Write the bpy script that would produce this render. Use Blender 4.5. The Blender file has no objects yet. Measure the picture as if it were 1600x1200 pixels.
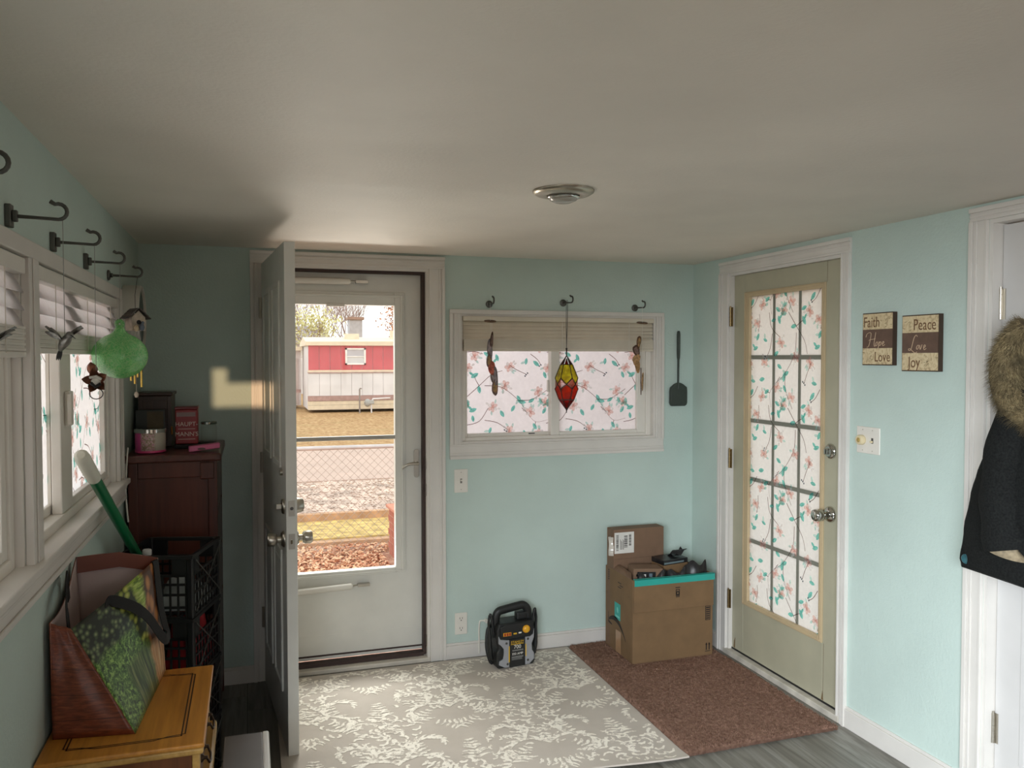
import bpy, math, random
from mathutils import Vector as V, Matrix
random.seed(11)
sc = bpy.context.scene
col = sc.collection
PI = math.pi

# ------------------------------------------------------------------ camera, sky, lights, exposure
cam_d = bpy.data.cameras.new('camera'); cam = bpy.data.objects.new('camera', cam_d); col.objects.link(cam)
cam_d.sensor_width = 36.0; cam_d.lens = 1276.1 / 1600 * 36; cam_d.clip_start = .05; cam_d.clip_end = 500
YAW, PITCH, ROLL = .3109, -.03175, -.00075
fw = V((math.sin(YAW) * math.cos(PITCH), math.cos(YAW) * math.cos(PITCH), math.sin(PITCH)))
rt = V((math.cos(YAW), -math.sin(YAW), 0)); up = rt.cross(fw)
r2 = rt * math.cos(ROLL) + up * math.sin(ROLL); u2 = up * math.cos(ROLL) - rt * math.sin(ROLL)
cam.matrix_world = Matrix(((r2.x, u2.x, -fw.x, 0), (r2.y, u2.y, -fw.y, 0), (r2.z, u2.z, -fw.z, 1.57), (0, 0, 0, 1)))
sc.camera = cam

w = bpy.data.worlds.new('overcast_sky'); sc.world = w; w.use_nodes = True
bg = w.node_tree.nodes['Background']; bg.inputs[0].default_value = (1.0, .995, .985, 1); bg.inputs[1].default_value = 1.9

def area(name, loc, rot, sx, sy, power, rgb, spread=180):
    d = bpy.data.lights.new(name, 'AREA'); d.shape = 'RECTANGLE'; d.size = sx; d.size_y = sy
    d.energy = power; d.color = rgb
    o = bpy.data.objects.new(name, d); col.objects.link(o); o.location = loc; o.rotation_euler = rot; d.spread = math.radians(spread)
    return o
# behind the camera: daylight of the left side window, and an added rear fill lamp
area('daylight_side_window', (-.66, -.62, 1.52), (0, math.radians(-54), math.radians(39)), .8, 2.0, 115, (.93, 1.0, 1.06), 96)
area('rear_fill_lamp', (1.2, -2.62, 1.45), (math.radians(65), 0, 0), 1.9, 1.0, 6, (1.0, .97, .93), 140)
# added fill lamp hidden below the storm door glass, brightening the ceiling
area('ceiling_fill_lamp', (.2, 7.4, -.47), (math.radians(-118), 0, 0), 2.6, .5, 185, (1.0, .94, .88))
# unseen fill lamp added above the storm door to brighten the rug
area('rug_fill_lamp', (.35, 5.5, 3.0), (math.radians(-52), 0, 0), 1.4, 1.0, 150, (1.0, .98, .97))
# warm spot lamp added behind the rear wall, casting the sun patch through small holes
sd = bpy.data.lights.new('sun_patch_spot', 'SPOT'); sd.energy = 7000; sd.color = (1.0, .66, .38); sd.spot_size = math.radians(4); sd.spot_blend = 0; sd.shadow_soft_size = .03
so = bpy.data.objects.new('sun_patch_spot', sd); col.objects.link(so)
so.location = (-.035, -12.0, 1.78); so.rotation_euler = (V((-.06, 4.117, 1.445)) - V(so.location)).to_track_quat('-Z', 'Y').to_euler()

sc.view_settings.view_transform = 'Standard'; sc.view_settings.look = 'None'
sc.view_settings.gamma = 1; sc.view_settings.exposure = 0; sc.view_settings.use_curve_mapping = False
sc.cycles.use_denoising = True
sc.cycles.max_bounces = 10; sc.cycles.diffuse_bounces = 6; sc.cycles.transparent_max_bounces = 12
sc.cycles.sample_clamp_indirect = 6.0; sc.cycles.caustics_reflective = False; sc.cycles.caustics_refractive = False

# ------------------------------------------------------------------ helpers
D, L, R, H = 4.117, -.481, 2.406, 2.098

class MB:
    def __init__(s): s.v = []; s.f = []; s.m = []; s.s = []
    def add(s, vs, fs, mi=0, sm=False, M=None):
        o = len(s.v)
        s.v += [tuple(M @ V(p)) if M else tuple(p) for p in vs]
        for f in fs: s.f.append([i + o for i in f]); s.m.append(mi); s.s.append(sm)
        return s
    def box(s, lo, hi, mi=0, M=None):
        x0, y0, z0 = [min(a, b) for a, b in zip(lo, hi)]; x1, y1, z1 = [max(a, b) for a, b in zip(lo, hi)]
        return s.add([(x0, y0, z0), (x1, y0, z0), (x1, y1, z0), (x0, y1, z0), (x0, y0, z1), (x1, y0, z1), (x1, y1, z1), (x0, y1, z1)],
                     [(0, 3, 2, 1), (4, 5, 6, 7), (0, 1, 5, 4), (1, 2, 6, 5), (2, 3, 7, 6), (3, 0, 4, 7)], mi, False, M)
    def tube(s, pts, r, n=8, mi=0, closed=False, caps=True, M=None, flat=1.0):
        pts = [V(p) for p in pts]; k = len(pts)
        rs = r if isinstance(r, (list, tuple)) else [r] * k
        vs = []; fs = []; prev = None
        for i, p in enumerate(pts):
            if closed: t = pts[(i + 1) % k] - pts[i - 1]
            else: t = pts[min(i + 1, k - 1)] - pts[max(i - 1, 0)]
            t = t.normalized() if t.length > 1e-9 else V((0, 0, 1))
            if prev is None:
                a = V((0, 0, 1)) if abs(t.z) < .9 else V((1, 0, 0))
                nx = t.cross(a).normalized()
            else:
                nx = (prev - t * prev.dot(t)); nx = nx.normalized() if nx.length > 1e-6 else t.orthogonal().normalized()
            prev = nx; ny = t.cross(nx)
            for j in range(n):
                a = 2 * PI * j / n
                vs.append(p + (nx * math.cos(a) + ny * math.sin(a) * flat) * rs[i])
        for i in range(k if closed else k - 1):
            a = i * n; b = ((i + 1) % k) * n
            for j in range(n):
                fs.append((a + j, a + (j + 1) % n, b + (j + 1) % n, b + j))
        s.add(vs, fs, mi, True, M)
        if caps and not closed:
            s.add(vs[:n], [tuple(range(n))[::-1]], mi, False, M); s.add(vs[-n:], [tuple(range(n))], mi, False, M)
        return s
    def lathe(s, prof, n=24, mi=0, M=None, sm=True, sx=1.0, sy=1.0):
        vs = []; fs = []
        for r, z in prof:
            for j in range(n):
                a = 2 * PI * j / n; vs.append((r * math.cos(a) * sx, r * math.sin(a) * sy, z))
        for i in range(len(prof) - 1):
            for j in range(n):
                fs.append((i * n + j, i * n + (j + 1) % n, (i + 1) * n + (j + 1) % n, (i + 1) * n + j))
        if prof[0][0] > 1e-6: fs.append(tuple(range(n))[::-1])
        if prof[-1][0] > 1e-6: fs.append(tuple((len(prof) - 1) * n + j for j in range(n)))
        return s.add(vs, fs, mi, sm, M)
    def prism(s, poly, z0, z1, mi=0, M=None, sm=False):
        n = len(poly)
        vs = [(x, y, z0) for x, y in poly] + [(x, y, z1) for x, y in poly]
        fs = [tuple(range(n))[::-1], tuple(range(n, 2 * n))] + [(i, (i + 1) % n, n + (i + 1) % n, n + i) for i in range(n)]
        return s.add(vs, fs, mi, sm, M)
    def ball(s, c, r, n=12, mi=0, M=None):
        rx, ry, rz = r if isinstance(r, (list, tuple)) else (r, r, r)
        vs = [(c[0], c[1], c[2] - rz)]; fs = []; k = n // 2
        for i in range(1, k):
            t = -PI / 2 + PI * i / k
            for j in range(n):
                a = 2 * PI * j / n; vs.append((c[0] + rx * math.cos(t) * math.cos(a), c[1] + ry * math.cos(t) * math.sin(a), c[2] + rz * math.sin(t)))
        vs.append((c[0], c[1], c[2] + rz)); e = len(vs) - 1
        for j in range(n):
            fs.append((0, 1 + (j + 1) % n, 1 + j)); b = 1 + (k - 2) * n; fs.append((e, b + j, b + (j + 1) % n))
        for i in range(k - 2):
            for j in range(n):
                a = 1 + i * n; b = a + n; fs.append((a + j, a + (j + 1) % n, b + (j + 1) % n, b + j))
        return s.add(vs, fs, mi, True, M)
    def grid(s, fn, nu, nv, mi=0, sm=True):
        vs = [fn(i / nu, j / nv) for j in range(nv + 1) for i in range(nu + 1)]
        fs = [(j * (nu + 1) + i, j * (nu + 1) + i + 1, (j + 1) * (nu + 1) + i + 1, (j + 1) * (nu + 1) + i) for j in range(nv) for i in range(nu)]
        return s.add(vs, fs, mi, sm)
    def mesh(s, name, mats):
        me = bpy.data.meshes.new(name); me.from_pydata(s.v, [], s.f); me.update()
        for m in (mats if isinstance(mats, (list, tuple)) else [mats]): me.materials.append(m)
        me.polygons.foreach_set('material_index', s.m); me.polygons.foreach_set('use_smooth', s.s)
        return me
    def build(s, name, mats, parent=None, bevel=0, seg=2, loc=None, sub=0):
        me = s.mesh(name, mats); o = bpy.data.objects.new(name, me); col.objects.link(o)
        if any(s.s):
            try: me.set_sharp_from_angle(angle=math.radians(50))
            except Exception: pass
        if parent: o.parent = parent
        if loc: o.location = loc
        if bevel:
            b = o.modifiers.new('bevel', 'BEVEL'); b.width = bevel; b.segments = seg; b.limit_method = 'ANGLE'; b.angle_limit = .6
        if sub:
            b = o.modifiers.new('sub', 'SUBSURF'); b.levels = sub; b.render_levels = sub
        return o

def tag(o, label=None, cat=None, group=None, kind=None):
    if label: o['label'] = label
    if cat: o['category'] = cat
    if group: o['group'] = group
    if kind: o['kind'] = kind
    return o
def thing(name, label, cat, loc=(0, 0, 0), rz=0, group=None):
    o = bpy.data.objects.new(name, None); col.objects.link(o); o.location = loc; o.rotation_euler = (0, 0, rz)
    o.empty_display_size = .05
    return tag(o, label, cat, group)
def copy_tree(o, parent=None):
    c = o.copy(); col.objects.link(c)
    if parent: c.parent = parent
    for ch in list(o.children): copy_tree(ch, c)
    return c

def T(x, y, z): return Matrix.Translation((x, y, z))
def RX(a): return Matrix.Rotation(a, 4, 'X')
def RY(a): return Matrix.Rotation(a, 4, 'Y')
def RZ(a): return Matrix.Rotation(a, 4, 'Z')
# wall planes: (along, height, into-the-room depth) -> world
def PB(u, z, d): return (u, D - d, z)
def PL(u, z, d): return (L + d, u, z)
def PR(u, z, d): return (R - d, u, z)
def pbox(mb, P, u0, z0, u1, z1, d0, d1, mi=0): return mb.box(P(u0, z0, d0), P(u1, z1, d1), mi)

# ------------------------------------------------------------------ materials
def lin(c): c /= 255.0; return c / 12.92 if c <= .04045 else ((c + .055) / 1.055) ** 2.4
def rgb(c): return (lin(c[0]), lin(c[1]), lin(c[2]), 1)
class NT:
    def __init__(s, name):
        s.m = bpy.data.materials.new(name); s.m.use_nodes = True; s.t = s.m.node_tree; s.n = s.t.nodes; s.b = s.n['Principled BSDF']; s.out = s.n['Material Output']
    def new(s, t, **k):
        n = s.n.new(t)
        for a, b in k.items(): setattr(n, a, b)
        return n
    def l(s, a, b): s.t.links.new(a, b)
    def coord(s, kind='Object', scale=(1, 1, 1), rot=(0, 0, 0)):
        tc = s.new('ShaderNodeTexCoord'); mp = s.new('ShaderNodeMapping'); mp.inputs['Scale'].default_value = scale; mp.inputs['Rotation'].default_value = rot
        s.l(tc.outputs[kind], mp.inputs[0]); return mp.outputs[0]
    def noise(s, vec, scale, detail=3, rough=.55, dist=0):
        n = s.new('ShaderNodeTexNoise'); n.inputs['Scale'].default_value = scale; n.inputs['Detail'].default_value = detail; n.inputs['Roughness'].default_value = rough; n.inputs['Distortion'].default_value = dist
        s.l(vec, n.inputs['Vector']); return n.outputs['Fac']
    def ramp(s, fac, stops):
        r = s.new('ShaderNodeValToRGB'); e = r.color_ramp.elements
        while len(e) < len(stops): e.new(.5)
        for el, (p, c) in zip(e, stops): el.position = p; el.color = c if len(c) == 4 else rgb(c)
        s.l(fac, r.inputs[0]); return r.outputs[0]
    def mix(s, fac, a, b, mode='MIX'):
        m = s.new('ShaderNodeMix', data_type='RGBA', blend_type=mode)
        for sock, v in ((m.inputs[0], fac), (m.inputs[6], a), (m.inputs[7], b)):
            if hasattr(v, 'links') or hasattr(v, 'is_output'): s.l(v, sock)
            else: sock.default_value = v
        return m.outputs[2]
    def bump(s, fac, strength, dist=.002):
        b = s.new('ShaderNodeBump'); b.inputs['Strength'].default_value = strength; b.inputs['Distance'].default_value = dist
        s.l(fac, b.inputs['Height']); s.l(b.outputs[0], s.b.inputs['Normal'])
def shade(c, k): return tuple(max(0, min(255, x * k)) for x in c)
def mat(name, c, rough=.5, metal=0, var=.05, scale=6, bump=0, bscale=150, spec=None, stretch=(1, 1, 1), alpha=None):
    t = NT(name); vec = t.coord('Object', stretch)
    f = t.noise(vec, scale, 4)
    t.l(t.ramp(f, [(.3, shade(c, 1 - var)), (.7, shade(c, 1 + var))]), t.b.inputs['Base Color'])
    t.b.inputs['Roughness'].default_value = rough; t.b.inputs['Metallic'].default_value = metal
    if spec is not None: t.b.inputs['Specular IOR Level'].default_value = spec
    if bump: t.bump(t.noise(t.coord('Object'), bscale, 3), bump)
    return t.m
def wood(name, c1, c2, axis=0, scale=14, rough=.45, bump=.15):
    t = NT(name); st = [1, 1, 1]; st[axis] = .07
    vec = t.coord('Object', st); f = t.noise(vec, scale, 5, .6, .6); g = t.noise(vec, scale * 6, 3)
    c = t.ramp(f, [(.3, c1), (.7, c2)])
    t.l(t.mix(.25, c, t.ramp(g, [(.35, shade(c1, .8)), (.65, shade(c2, 1.1))])), t.b.inputs['Base Color'])
    t.b.inputs['Roughness'].default_value = rough; t.bump(g, bump, .001); return t.m
def film(name, c, diff=.25):
    t = NT(name); t.n.remove(t.b)
    f = t.noise(t.coord('Object', (1, 1, 1)), 60, 2)
    cc = t.ramp(f, [(.3, shade(c, .97)), (.7, c)])
    a = t.new('ShaderNodeBsdfTranslucent'); b = t.new('ShaderNodeBsdfDiffuse'); x = t.new('ShaderNodeMixShader'); x.inputs[0].default_value = diff
    t.l(cc, a.inputs[0]); t.l(cc, b.inputs[0]); t.l(a.outputs[0], x.inputs[1]); t.l(b.outputs[0], x.inputs[2]); t.l(x.outputs[0], t.out.inputs[0]); return t.m
def glass(name, c=(245, 250, 248), refl=.06, rough=.02):
    t = NT(name); t.n.remove(t.b)
    a = t.new('ShaderNodeBsdfTransparent'); a.inputs[0].default_value = rgb(c); b = t.new('ShaderNodeBsdfGlossy'); b.inputs['Roughness'].default_value = rough
    lw = t.new('ShaderNodeLayerWeight'); lw.inputs[0].default_value = .25
    mu = t.new('ShaderNodeMath', operation='MULTIPLY_ADD'); mu.inputs[1].default_value = .25; mu.inputs[2].default_value = refl; t.l(lw.outputs['Facing'], mu.inputs[0])
    x = t.new('ShaderNodeMixShader'); t.l(mu.outputs[0], x.inputs[0]); t.l(a.outputs[0], x.inputs[1]); t.l(b.outputs[0], x.inputs[2]); t.l(x.outputs[0], t.out.inputs[0]); return t.m

def wallpaint(name, c, s=.35):
    t = NT(name); vec = t.coord('Object')
    f = t.noise(vec, 2.2, 4); t.l(t.ramp(f, [(.3, shade(c, .975)), (.7, shade(c, 1.02))]), t.b.inputs['Base Color'])
    t.b.inputs['Roughness'].default_value = .62; t.b.inputs['Specular IOR Level'].default_value = .3
    t.bump(t.noise(vec, 95, 3, .5), s, .004); return t.m
M_WALL = wallpaint('aqua_wall_paint', (192, 209, 202))
M_CEIL = wallpaint('ceiling_paint', (228, 221, 210), .22)
M_TRIM = mat('white_trim_paint', (216, 212, 206), .4, var=.02, bump=.05)
M_DOORW = mat('white_door_paint', (222, 221, 214), .38, var=.02)
M_VINYL = mat('white_vinyl', (226, 222, 214), .4, var=.02)
M_SAGE = mat('sage_door_paint', (172, 168, 146), .42, var=.03)
M_TAN = mat('tan_lite_frame', (190, 170, 136), .5, var=.04)
M_NICKEL = mat('satin_nickel', (190, 184, 172), .3, 1.0, var=.03)
M_CHROME = mat('chrome', (205, 205, 200), .12, 1.0, var=.02)
M_BRONZE = mat('aged_brass', (140, 120, 84), .35, .9, var=.1)
M_DARKRUB = mat('brown_weatherstrip', (62, 46, 42), .7)
M_BLACK = mat('black_plastic', (26, 27, 27), .5, var=.1)
M_DGREY = mat('dark_grey_metal', (84, 84, 80), .45, .6, var=.08)
M_WPLAST = mat('white_plastic', (225, 221, 212), .35, var=.02)
M_IVORY = mat('ivory_plastic', (222, 206, 168), .35, var=.02)
M_FILM = film('frosted_film', (198, 196, 197), .2)
M_FILM3 = film('frosted_door_film', (240, 240, 238), .2)
M_FILML = film('bright_frosted_film', (246, 248, 250), .1)
M_GLASS = glass('clear_glass', (250, 252, 250), .01)
def ink(name, c, k=.22):
    t = NT(name); t.n.remove(t.b); a = t.new('ShaderNodeBsdfTransparent'); b = t.new('ShaderNodeBsdfDiffuse'); x = t.new('ShaderNodeMixShader'); x.inputs[0].default_value = k
    f = t.noise(t.coord('Object'), 90, 2); cc = t.ramp(f, [(.3, shade(c, .94)), (.7, shade(c, 1.04))])
    t.l(cc, a.inputs[0]); t.l(cc, b.inputs[0]); t.l(a.outputs[0], x.inputs[1]); t.l(b.outputs[0], x.inputs[2]); t.l(x.outputs[0], t.out.inputs[0]); return t.m
M_PETAL = ink('pink_petal_print', (248, 220, 214)); M_PETAL2 = ink('pale_petal_print', (255, 250, 246), .3)
M_LEAF = ink('teal_leaf_print', (140, 218, 208)); M_LEAF2 = ink('pale_leaf_print', (212, 240, 234), .25)
M_BRANCH = ink('brown_branch_print', (134, 104, 100)); M_PDOT = ink('dark_berry_print', (92, 104, 116))
PRINT = [M_PETAL, M_PETAL2, M_LEAF, M_LEAF2, M_BRANCH, M_PDOT]

# ------------------------------------------------------------------ floral print, tile of 0.455 x 0.47 m
FLOW = [(247, 78), (52, 18), (152, 293), (222, 178), (412, 213), (367, 323), (417, 443), (247, 423), (12, 83), (452, 273)]
LEAVES = [(342, 48, 100), (52, 123, 150), (77, 198, 80), (177, 28, 70), (317, 268, 10), (267, 303, 120), (427, 268, 60), (42, 308, 160), (42, 353, 80), (137, 418, 110), (392, 403, 60), (332, 443, 80), (450, 123, 70), (447, 318, 120), (12, 275, 95), (300, 250, 60), (400, 60, 40), (372, 262, 150), (120, 10, 30), (205, 330, 60)]
BRAN = [[(7, 238), (77, 178), (147, 118), (207, 98)], [(247, 68), (287, 93), (342, 118)], [(107, 178), (187, 183), (237, 208), (307, 268), (347, 328), (397, 378), (467, 368)], [(287, 258), (367, 258), (427, 228), (467, 203)], [(2, 388), (77, 368), (127, 298)], [(107, 363), (177, 378), (237, 418)], [(7, 468), (57, 466), (97, 478)], [(367, 8), (407, 38), (427, 68)], [(77, 178), (60, 150), (52, 130)], [(397, 378), (392, 400)], [(317, 300), (350, 330)]]
DOTS = [(427, 68), (418, 74), (342, 120), (350, 112), (336, 128), (230, 425), (218, 418)]
def clip(poly, u0, v0, u1, v1):
    for ax, lim, sg in ((0, u0, 1), (0, u1, -1), (1, v0, 1), (1, v1, -1)):
        out = []
        for i in range(len(poly)):
            a, b = poly[i - 1], poly[i]
            ia, ib = (a[ax] - lim) * sg >= 0, (b[ax] - lim) * sg >= 0
            if ia != ib:
                t = (lim - a[ax]) / (b[ax] - a[ax]); out.append((a[0] + (b[0] - a[0]) * t, a[1] + (b[1] - a[1]) * t))
            if ib: out.append(b)
        poly = out
        if len(poly) < 3: return []
    return poly
def ell(cx, cy, a, b, th, n=9, pt=0):
    o = []
    for i in range(n):
        t = 2 * PI * i / n; x = a * math.cos(t); y = b * math.sin(t)
        if pt: y *= abs(math.sin(t)) ** .6
        o.append((cx + x * math.cos(th) - y * math.sin(th), cy + x * math.sin(th) + y * math.cos(th)))
    return o
def floral_shapes():
    rnd = random.Random(3); S = []
    for br in BRAN:
        w0 = 3.4
        for k in range(len(br) - 1):
            p0 = V(br[max(k - 1, 0)]); p1 = V(br[k]); p2 = V(br[k + 1]); p3 = V(br[min(k + 2, len(br) - 1)])
            pts = []
            for q in range(5):
                t = q / 4; pts.append(.5 * ((2 * p1) + (p2 - p0) * t + (2 * p0 - 5 * p1 + 4 * p2 - p3) * t * t + (3 * p1 - p0 - 3 * p2 + p3) * t ** 3))
            for a, b in zip(pts, pts[1:]):
                d = (b - a); n = V((-d.y, d.x)).normalized() * (w0 * (1 - .12 * k) / 2)
                S.append((4, [tuple(a + n), tuple(a - n), tuple(b - n), tuple(b + n)], 0))
    for x, y, a in LEAVES:
        a = math.radians(a); s = rnd.uniform(.8, 1.15)
        S.append((2, ell(x, y, 21 * s, 10.5 * s, a, 12, 1), 1)); S.append((3, ell(x + 3 * math.sin(a), y - 3 * math.cos(a), 15 * s, 3.4 * s, a, 8, 1), 2))
        if rnd.random() < .8: S.append((2 + rnd.randint(0, 1), ell(x + 20 * math.cos(a + 1), y + 20 * math.sin(a + 1), 15, 7, a + 1.1, 10, 1), 1))
    for x, y in FLOW:
        r0 = rnd.uniform(0, 6)
        for k in range(6):
            a = r0 + k * PI / 3; S.append((0 if k % 3 else 1, ell(x + 15 * math.cos(a), y + 15 * math.sin(a), 15, 10, a + rnd.uniform(-.3, .3), 9), 2))
        for k in range(3):
            a = r0 + k * 2.1; S.append((0, ell(x + 5 * math.cos(a), y + 5 * math.sin(a), 7, 4, a + .5, 8), 3))
        for k in range(2):
            a = rnd.uniform(0, 6); S.append((1, ell(x + 36 * math.cos(a), y + 36 * math.sin(a), 10, 6, a, 8), 2)); S.append((3, ell(x + 34 * math.cos(a + 1.5), y + 34 * math.sin(a + 1.5), 13, 6, a + 1.2, 8, 1), 1))
    for x, y in DOTS: S.append((5, ell(x, y, 5, 4, .4, 7), 3))
    return S
FS = floral_shapes()
def floral(name, P, u0, z0, u1, z1, d, parent, ou=0, oz=0, rot=False, flip=False):
    """flat print on the film of one pane; u,z in metres, tile anchored at (ou,oz)"""
    mb = MB(); TW, TH = .455, .47
    if rot: TW, TH = TH, TW
    i0 = int(math.floor((u0 - ou) / TW)) - 1; i1 = int(math.ceil((u1 - ou) / TW)) + 1
    j0 = int(math.floor((z0 - oz) / TH)) - 1; j1 = int(math.ceil((z1 - oz) / TH)) + 1
    for i in range(i0, i1):
        for j in range(j0, j1):
            for mi, poly, lay in FS:
                q = [((x if not rot else y) / 1000, (-y if not rot else -x) / 1000) for x, y in poly]
                q = [(x + ou + i * TW, y + oz + (j + 1) * TH) for x, y in q]
                q = clip(q, u0, z0, u1, z1)
                if len(q) >= 3:
                    dd = d + lay * .00015
                    mb.add([P(a, b, dd) for a, b in q], [tuple(range(len(q)))], mi)
    return mb.build(name, PRINT, parent)

# ------------------------------------------------------------------ shell
def wall(name, axis, a0, a1, z0, z1, p0, p1, holes, m):
    mb = MB(); us = sorted({a0, a1, *[h[0] for h in holes], *[h[2] for h in holes]}); zs = sorted({z0, z1, *[h[1] for h in holes], *[h[3] for h in holes]})
    for ua, ub in zip(us, us[1:]):
        for za, zb in zip(zs, zs[1:]):
            c = ((ua + ub) / 2, (za + zb) / 2)
            if any(h[0] < c[0] < h[2] and h[1] < c[1] < h[3] for h in holes): continue
            if axis == 'x': mb.box((ua, p0, za), (ub, p1, zb))
            else: mb.box((p0, ua, za), (p1, ub, zb))
    return tag(mb.build(name, m), kind='structure')
YR = -2.5
wall('wall_back', 'x', L - .12, R + .12, -.02, H + .02, D, D + .12, [(.073, .0, .876, 2.025), (1.04, 1.122, 2.168, 1.80)], M_WALL)
wall('wall_left', 'y', YR - .12, D, -.02, H + .02, L - .12, L, [(2.15, 1.09, 3.37, 1.795), (.84, 1.09, 2.06, 1.795), (-1.7, 1.09, .8, 1.85)], M_WALL)
M_DARKWALL = wood('bounce_cut_dark_wall', (70, 48, 34), (104, 74, 52), 2, 6, .5)  # dark finish added on unseen walls to cut bounced light
wall('wall_right_rear', 'y', YR - .12, 1.15, -.02, H + .02, R, R + .12, [], M_DARKWALL)
wall('wall_right', 'y', 1.15, D, -.02, H + .02, R, R + .12, [(2.888, .0, 3.748, 2.012), (1.3, .0, 2.165, 2.04)], M_WALL)
wall('wall_rear', 'x', L - .12, R + .12, -.02, H + .02, YR - .12, YR, [(.25, .75, 2.15, 1.95), (-.112, 1.520, .05, 1.588), (-.112, 1.588, -.075, 1.628)], M_DARKWALL)  # the two small holes are added to shape the sun patch
tag(MB().box((L - .12, YR - .12, H), (R + .12, D + .12, H + .2)).build('ceiling', M_CEIL), kind='structure')
# floor: base slab with planks on it
t = NT('grey_wood_plank'); oi = t.new('ShaderNodeObjectInfo'); vec = t.coord('Object', (1, .06, 1))
va = t.new('ShaderNodeVectorMath', operation='ADD'); t.l(vec, va.inputs[0]); t.l(oi.outputs['Location'], va.inputs[1])
f = t.noise(va.outputs[0], 26, 6, .65, 1.0); c = t.ramp(f, [(.28, (92, 88, 80)), (.5, (128, 125, 117)), (.72, (158, 156, 149))])
hv = t.ramp(oi.outputs['Random'], [(0, (215, 213, 208)), (1, (255, 255, 255))])
t.l(t.mix(1.0, c, hv, 'MULTIPLY'), t.b.inputs['Base Color']); t.b.inputs['Roughness'].default_value = .42; t.bump(f, .25, .002); M_PLANK = t.m
M_SUB = mat('dark_floor_gap', (70, 66, 60), .8)
fl = tag(MB().box((L - .12, YR - .12, -.12), (R + .12, D + .12, -.006)).build('floor', M_SUB), kind='structure')
pw, pl = .152, 1.22; rr = random.Random(5); pm = {}
x = L
while x < R - .001:
    x1 = min(x + pw, R); y = YR - rr.uniform(0, 1.1)
    while y < D:
        ya, yb = max(y, YR), min(y + pl, D)
        if yb - ya > .05:
            key = (round(x1 - x, 3), round(yb - ya, 3))
            if key not in pm:
                mb = MB().box((-(x1 - x) / 2 + .0012, -(yb - ya) / 2 + .0012, -.006), ((x1 - x) / 2 - .0012, (yb - ya) / 2 - .0012, 0)); pm[key] = mb.mesh('plank', [M_PLANK])
            o = bpy.data.objects.new('plank', pm[key]); col.objects.link(o); o.parent = fl; o.location = ((x + x1) / 2, (ya + yb) / 2, 0)
        y += pl
    x = x1
# baseboards
def baseboard(name, P, u0, u1, h=.082):
    mb = MB(); pbox(mb, P, u0, 0, u1, h - .012, 0, .014); pbox(mb, P, u0, h - .012, u1, h, 0, .008)
    return tag(mb.build(name, M_TRIM, bevel=.002), kind='structure')
baseboard('baseboard_back', PB, .958, R - .014); baseboard('baseboard_right', PR, 2.243, 2.832, .09); baseboard('baseboard_corner', PR, 3.83, D - .014); baseboard('baseboard_left', PL, YR, D - .014)
baseboard('baseboard_back_left', PB, L + .014, .006)

def member(mb, P, u0, z0, u1, z1, vertical, inner, wdt=None):
    """one length of moulded casing: flat board with a raised back band on its outer edge and a bead on the inner one"""
    pbox(mb, P, u0, z0, u1, z1, 0, .011)
    if vertical:
        o = u1 if inner == u0 else u0; s = 1 if o < inner else -1
        pbox(mb, P, o, z0, o + s * .016, z1, .011, .019); pbox(mb, P, o + s * .022, z0, o + s * .032, z1, .011, .015); pbox(mb, P, inner, z0, inner - s * .01, z1, .011, .014)
    else:
        o = z1 if inner == z0 else z0; s = 1 if o < inner else -1
        pbox(mb, P, u0, o, u1, o + s * .016, .011, .019); pbox(mb, P, u0, o + s * .022, u1, o + s * .032, .011, .015); pbox(mb, P, u0, inner, u1, inner - s * .01, .011, .014)
def casing3(P, uo0, uo1, ui0, ui1, zo, zi, parent):
    a = MB(); member(a, P, min(uo0, ui0), 0, max(uo0, ui0), zi, True, ui0); a.build('casing', M_TRIM, parent, bevel=.002)
    a = MB(); member(a, P, min(uo1, ui1), 0, max(uo1, ui1), zi, True, ui1); a.build('casing', M_TRIM, parent, bevel=.002)
    a = MB(); member(a, P, uo0, zi, uo1, zo, False, zi); a.build('casing', M_TRIM, parent, bevel=.002)
def jamb3(P, u0, u1, z1, d0, parent, m=None, th=.014, name='jamb'):
    m = m or M_TRIM
    pbox(MB(), P, u0, 0, u0 + th, z1, d0, 0).build(name, m, parent); pbox(MB(), P, u1 - th, 0, u1, z1, d0, 0).build(name, m, parent)
    pbox(MB(), P, u0 + th, z1 - th, u1 - th, z1, d0, 0).build(name, m, parent)
def hinge(P, u, z, d, h, parent, m=M_NICKEL, w=.018):
    mb = MB(); a = P(u, z, d); b = P(u, z + h, d)
    for k in range(5): mb.tube([V(a).lerp(V(b), k / 5 + .004), V(a).lerp(V(b), (k + 1) / 5 - .004)], .0065, 8)
    mb.tube([V(b), V(b) + V((0, 0, .006))], .005, 8)
    pbox(mb, P, u - w, z, u + w, z + h, d - .008, d - .004); return mb.build('hinge', m, parent)

# ------------------------------------------------------------------ door_1: storm door in the back wall
dr = tag(bpy.data.objects.new('door_1', None), 'white storm door with a big clear glass pane looking onto the yard', None, None, 'structure'); col.objects.link(dr)
casing3(PB, .006, .958, .073, .876, 2.086, 2.025, dr)
jamb3(PB, .073, .876, 2.025, -.12, dr)
mb = MB()   # brown weatherstrip inside the jamb
for a in ((.848, .03, .862, 2.011), (.087, .03, .101, 2.011), (.101, 1.998, .848, 2.011)): pbox(mb, PB, a[0], a[1], a[2], a[3], -.075, -.028)
pbox(mb, PB, .101, .0225, .848, .042, -.075, -.028); mb.build('weatherstrip', M_DARKRUB, dr)
mb = MB(); pbox(mb, PB, .066, 0, .876, .022, -.12, .012); mb.build('threshold', mat('worn_threshold', (205, 198, 186), .5, var=.08), dr, bevel=.004)
sl = MB()   # slab around the glass opening, opening u .205-.712, z .487-1.839
dz0, dz1, du0, du1 = .042, 2.006, .095, .858
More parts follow.
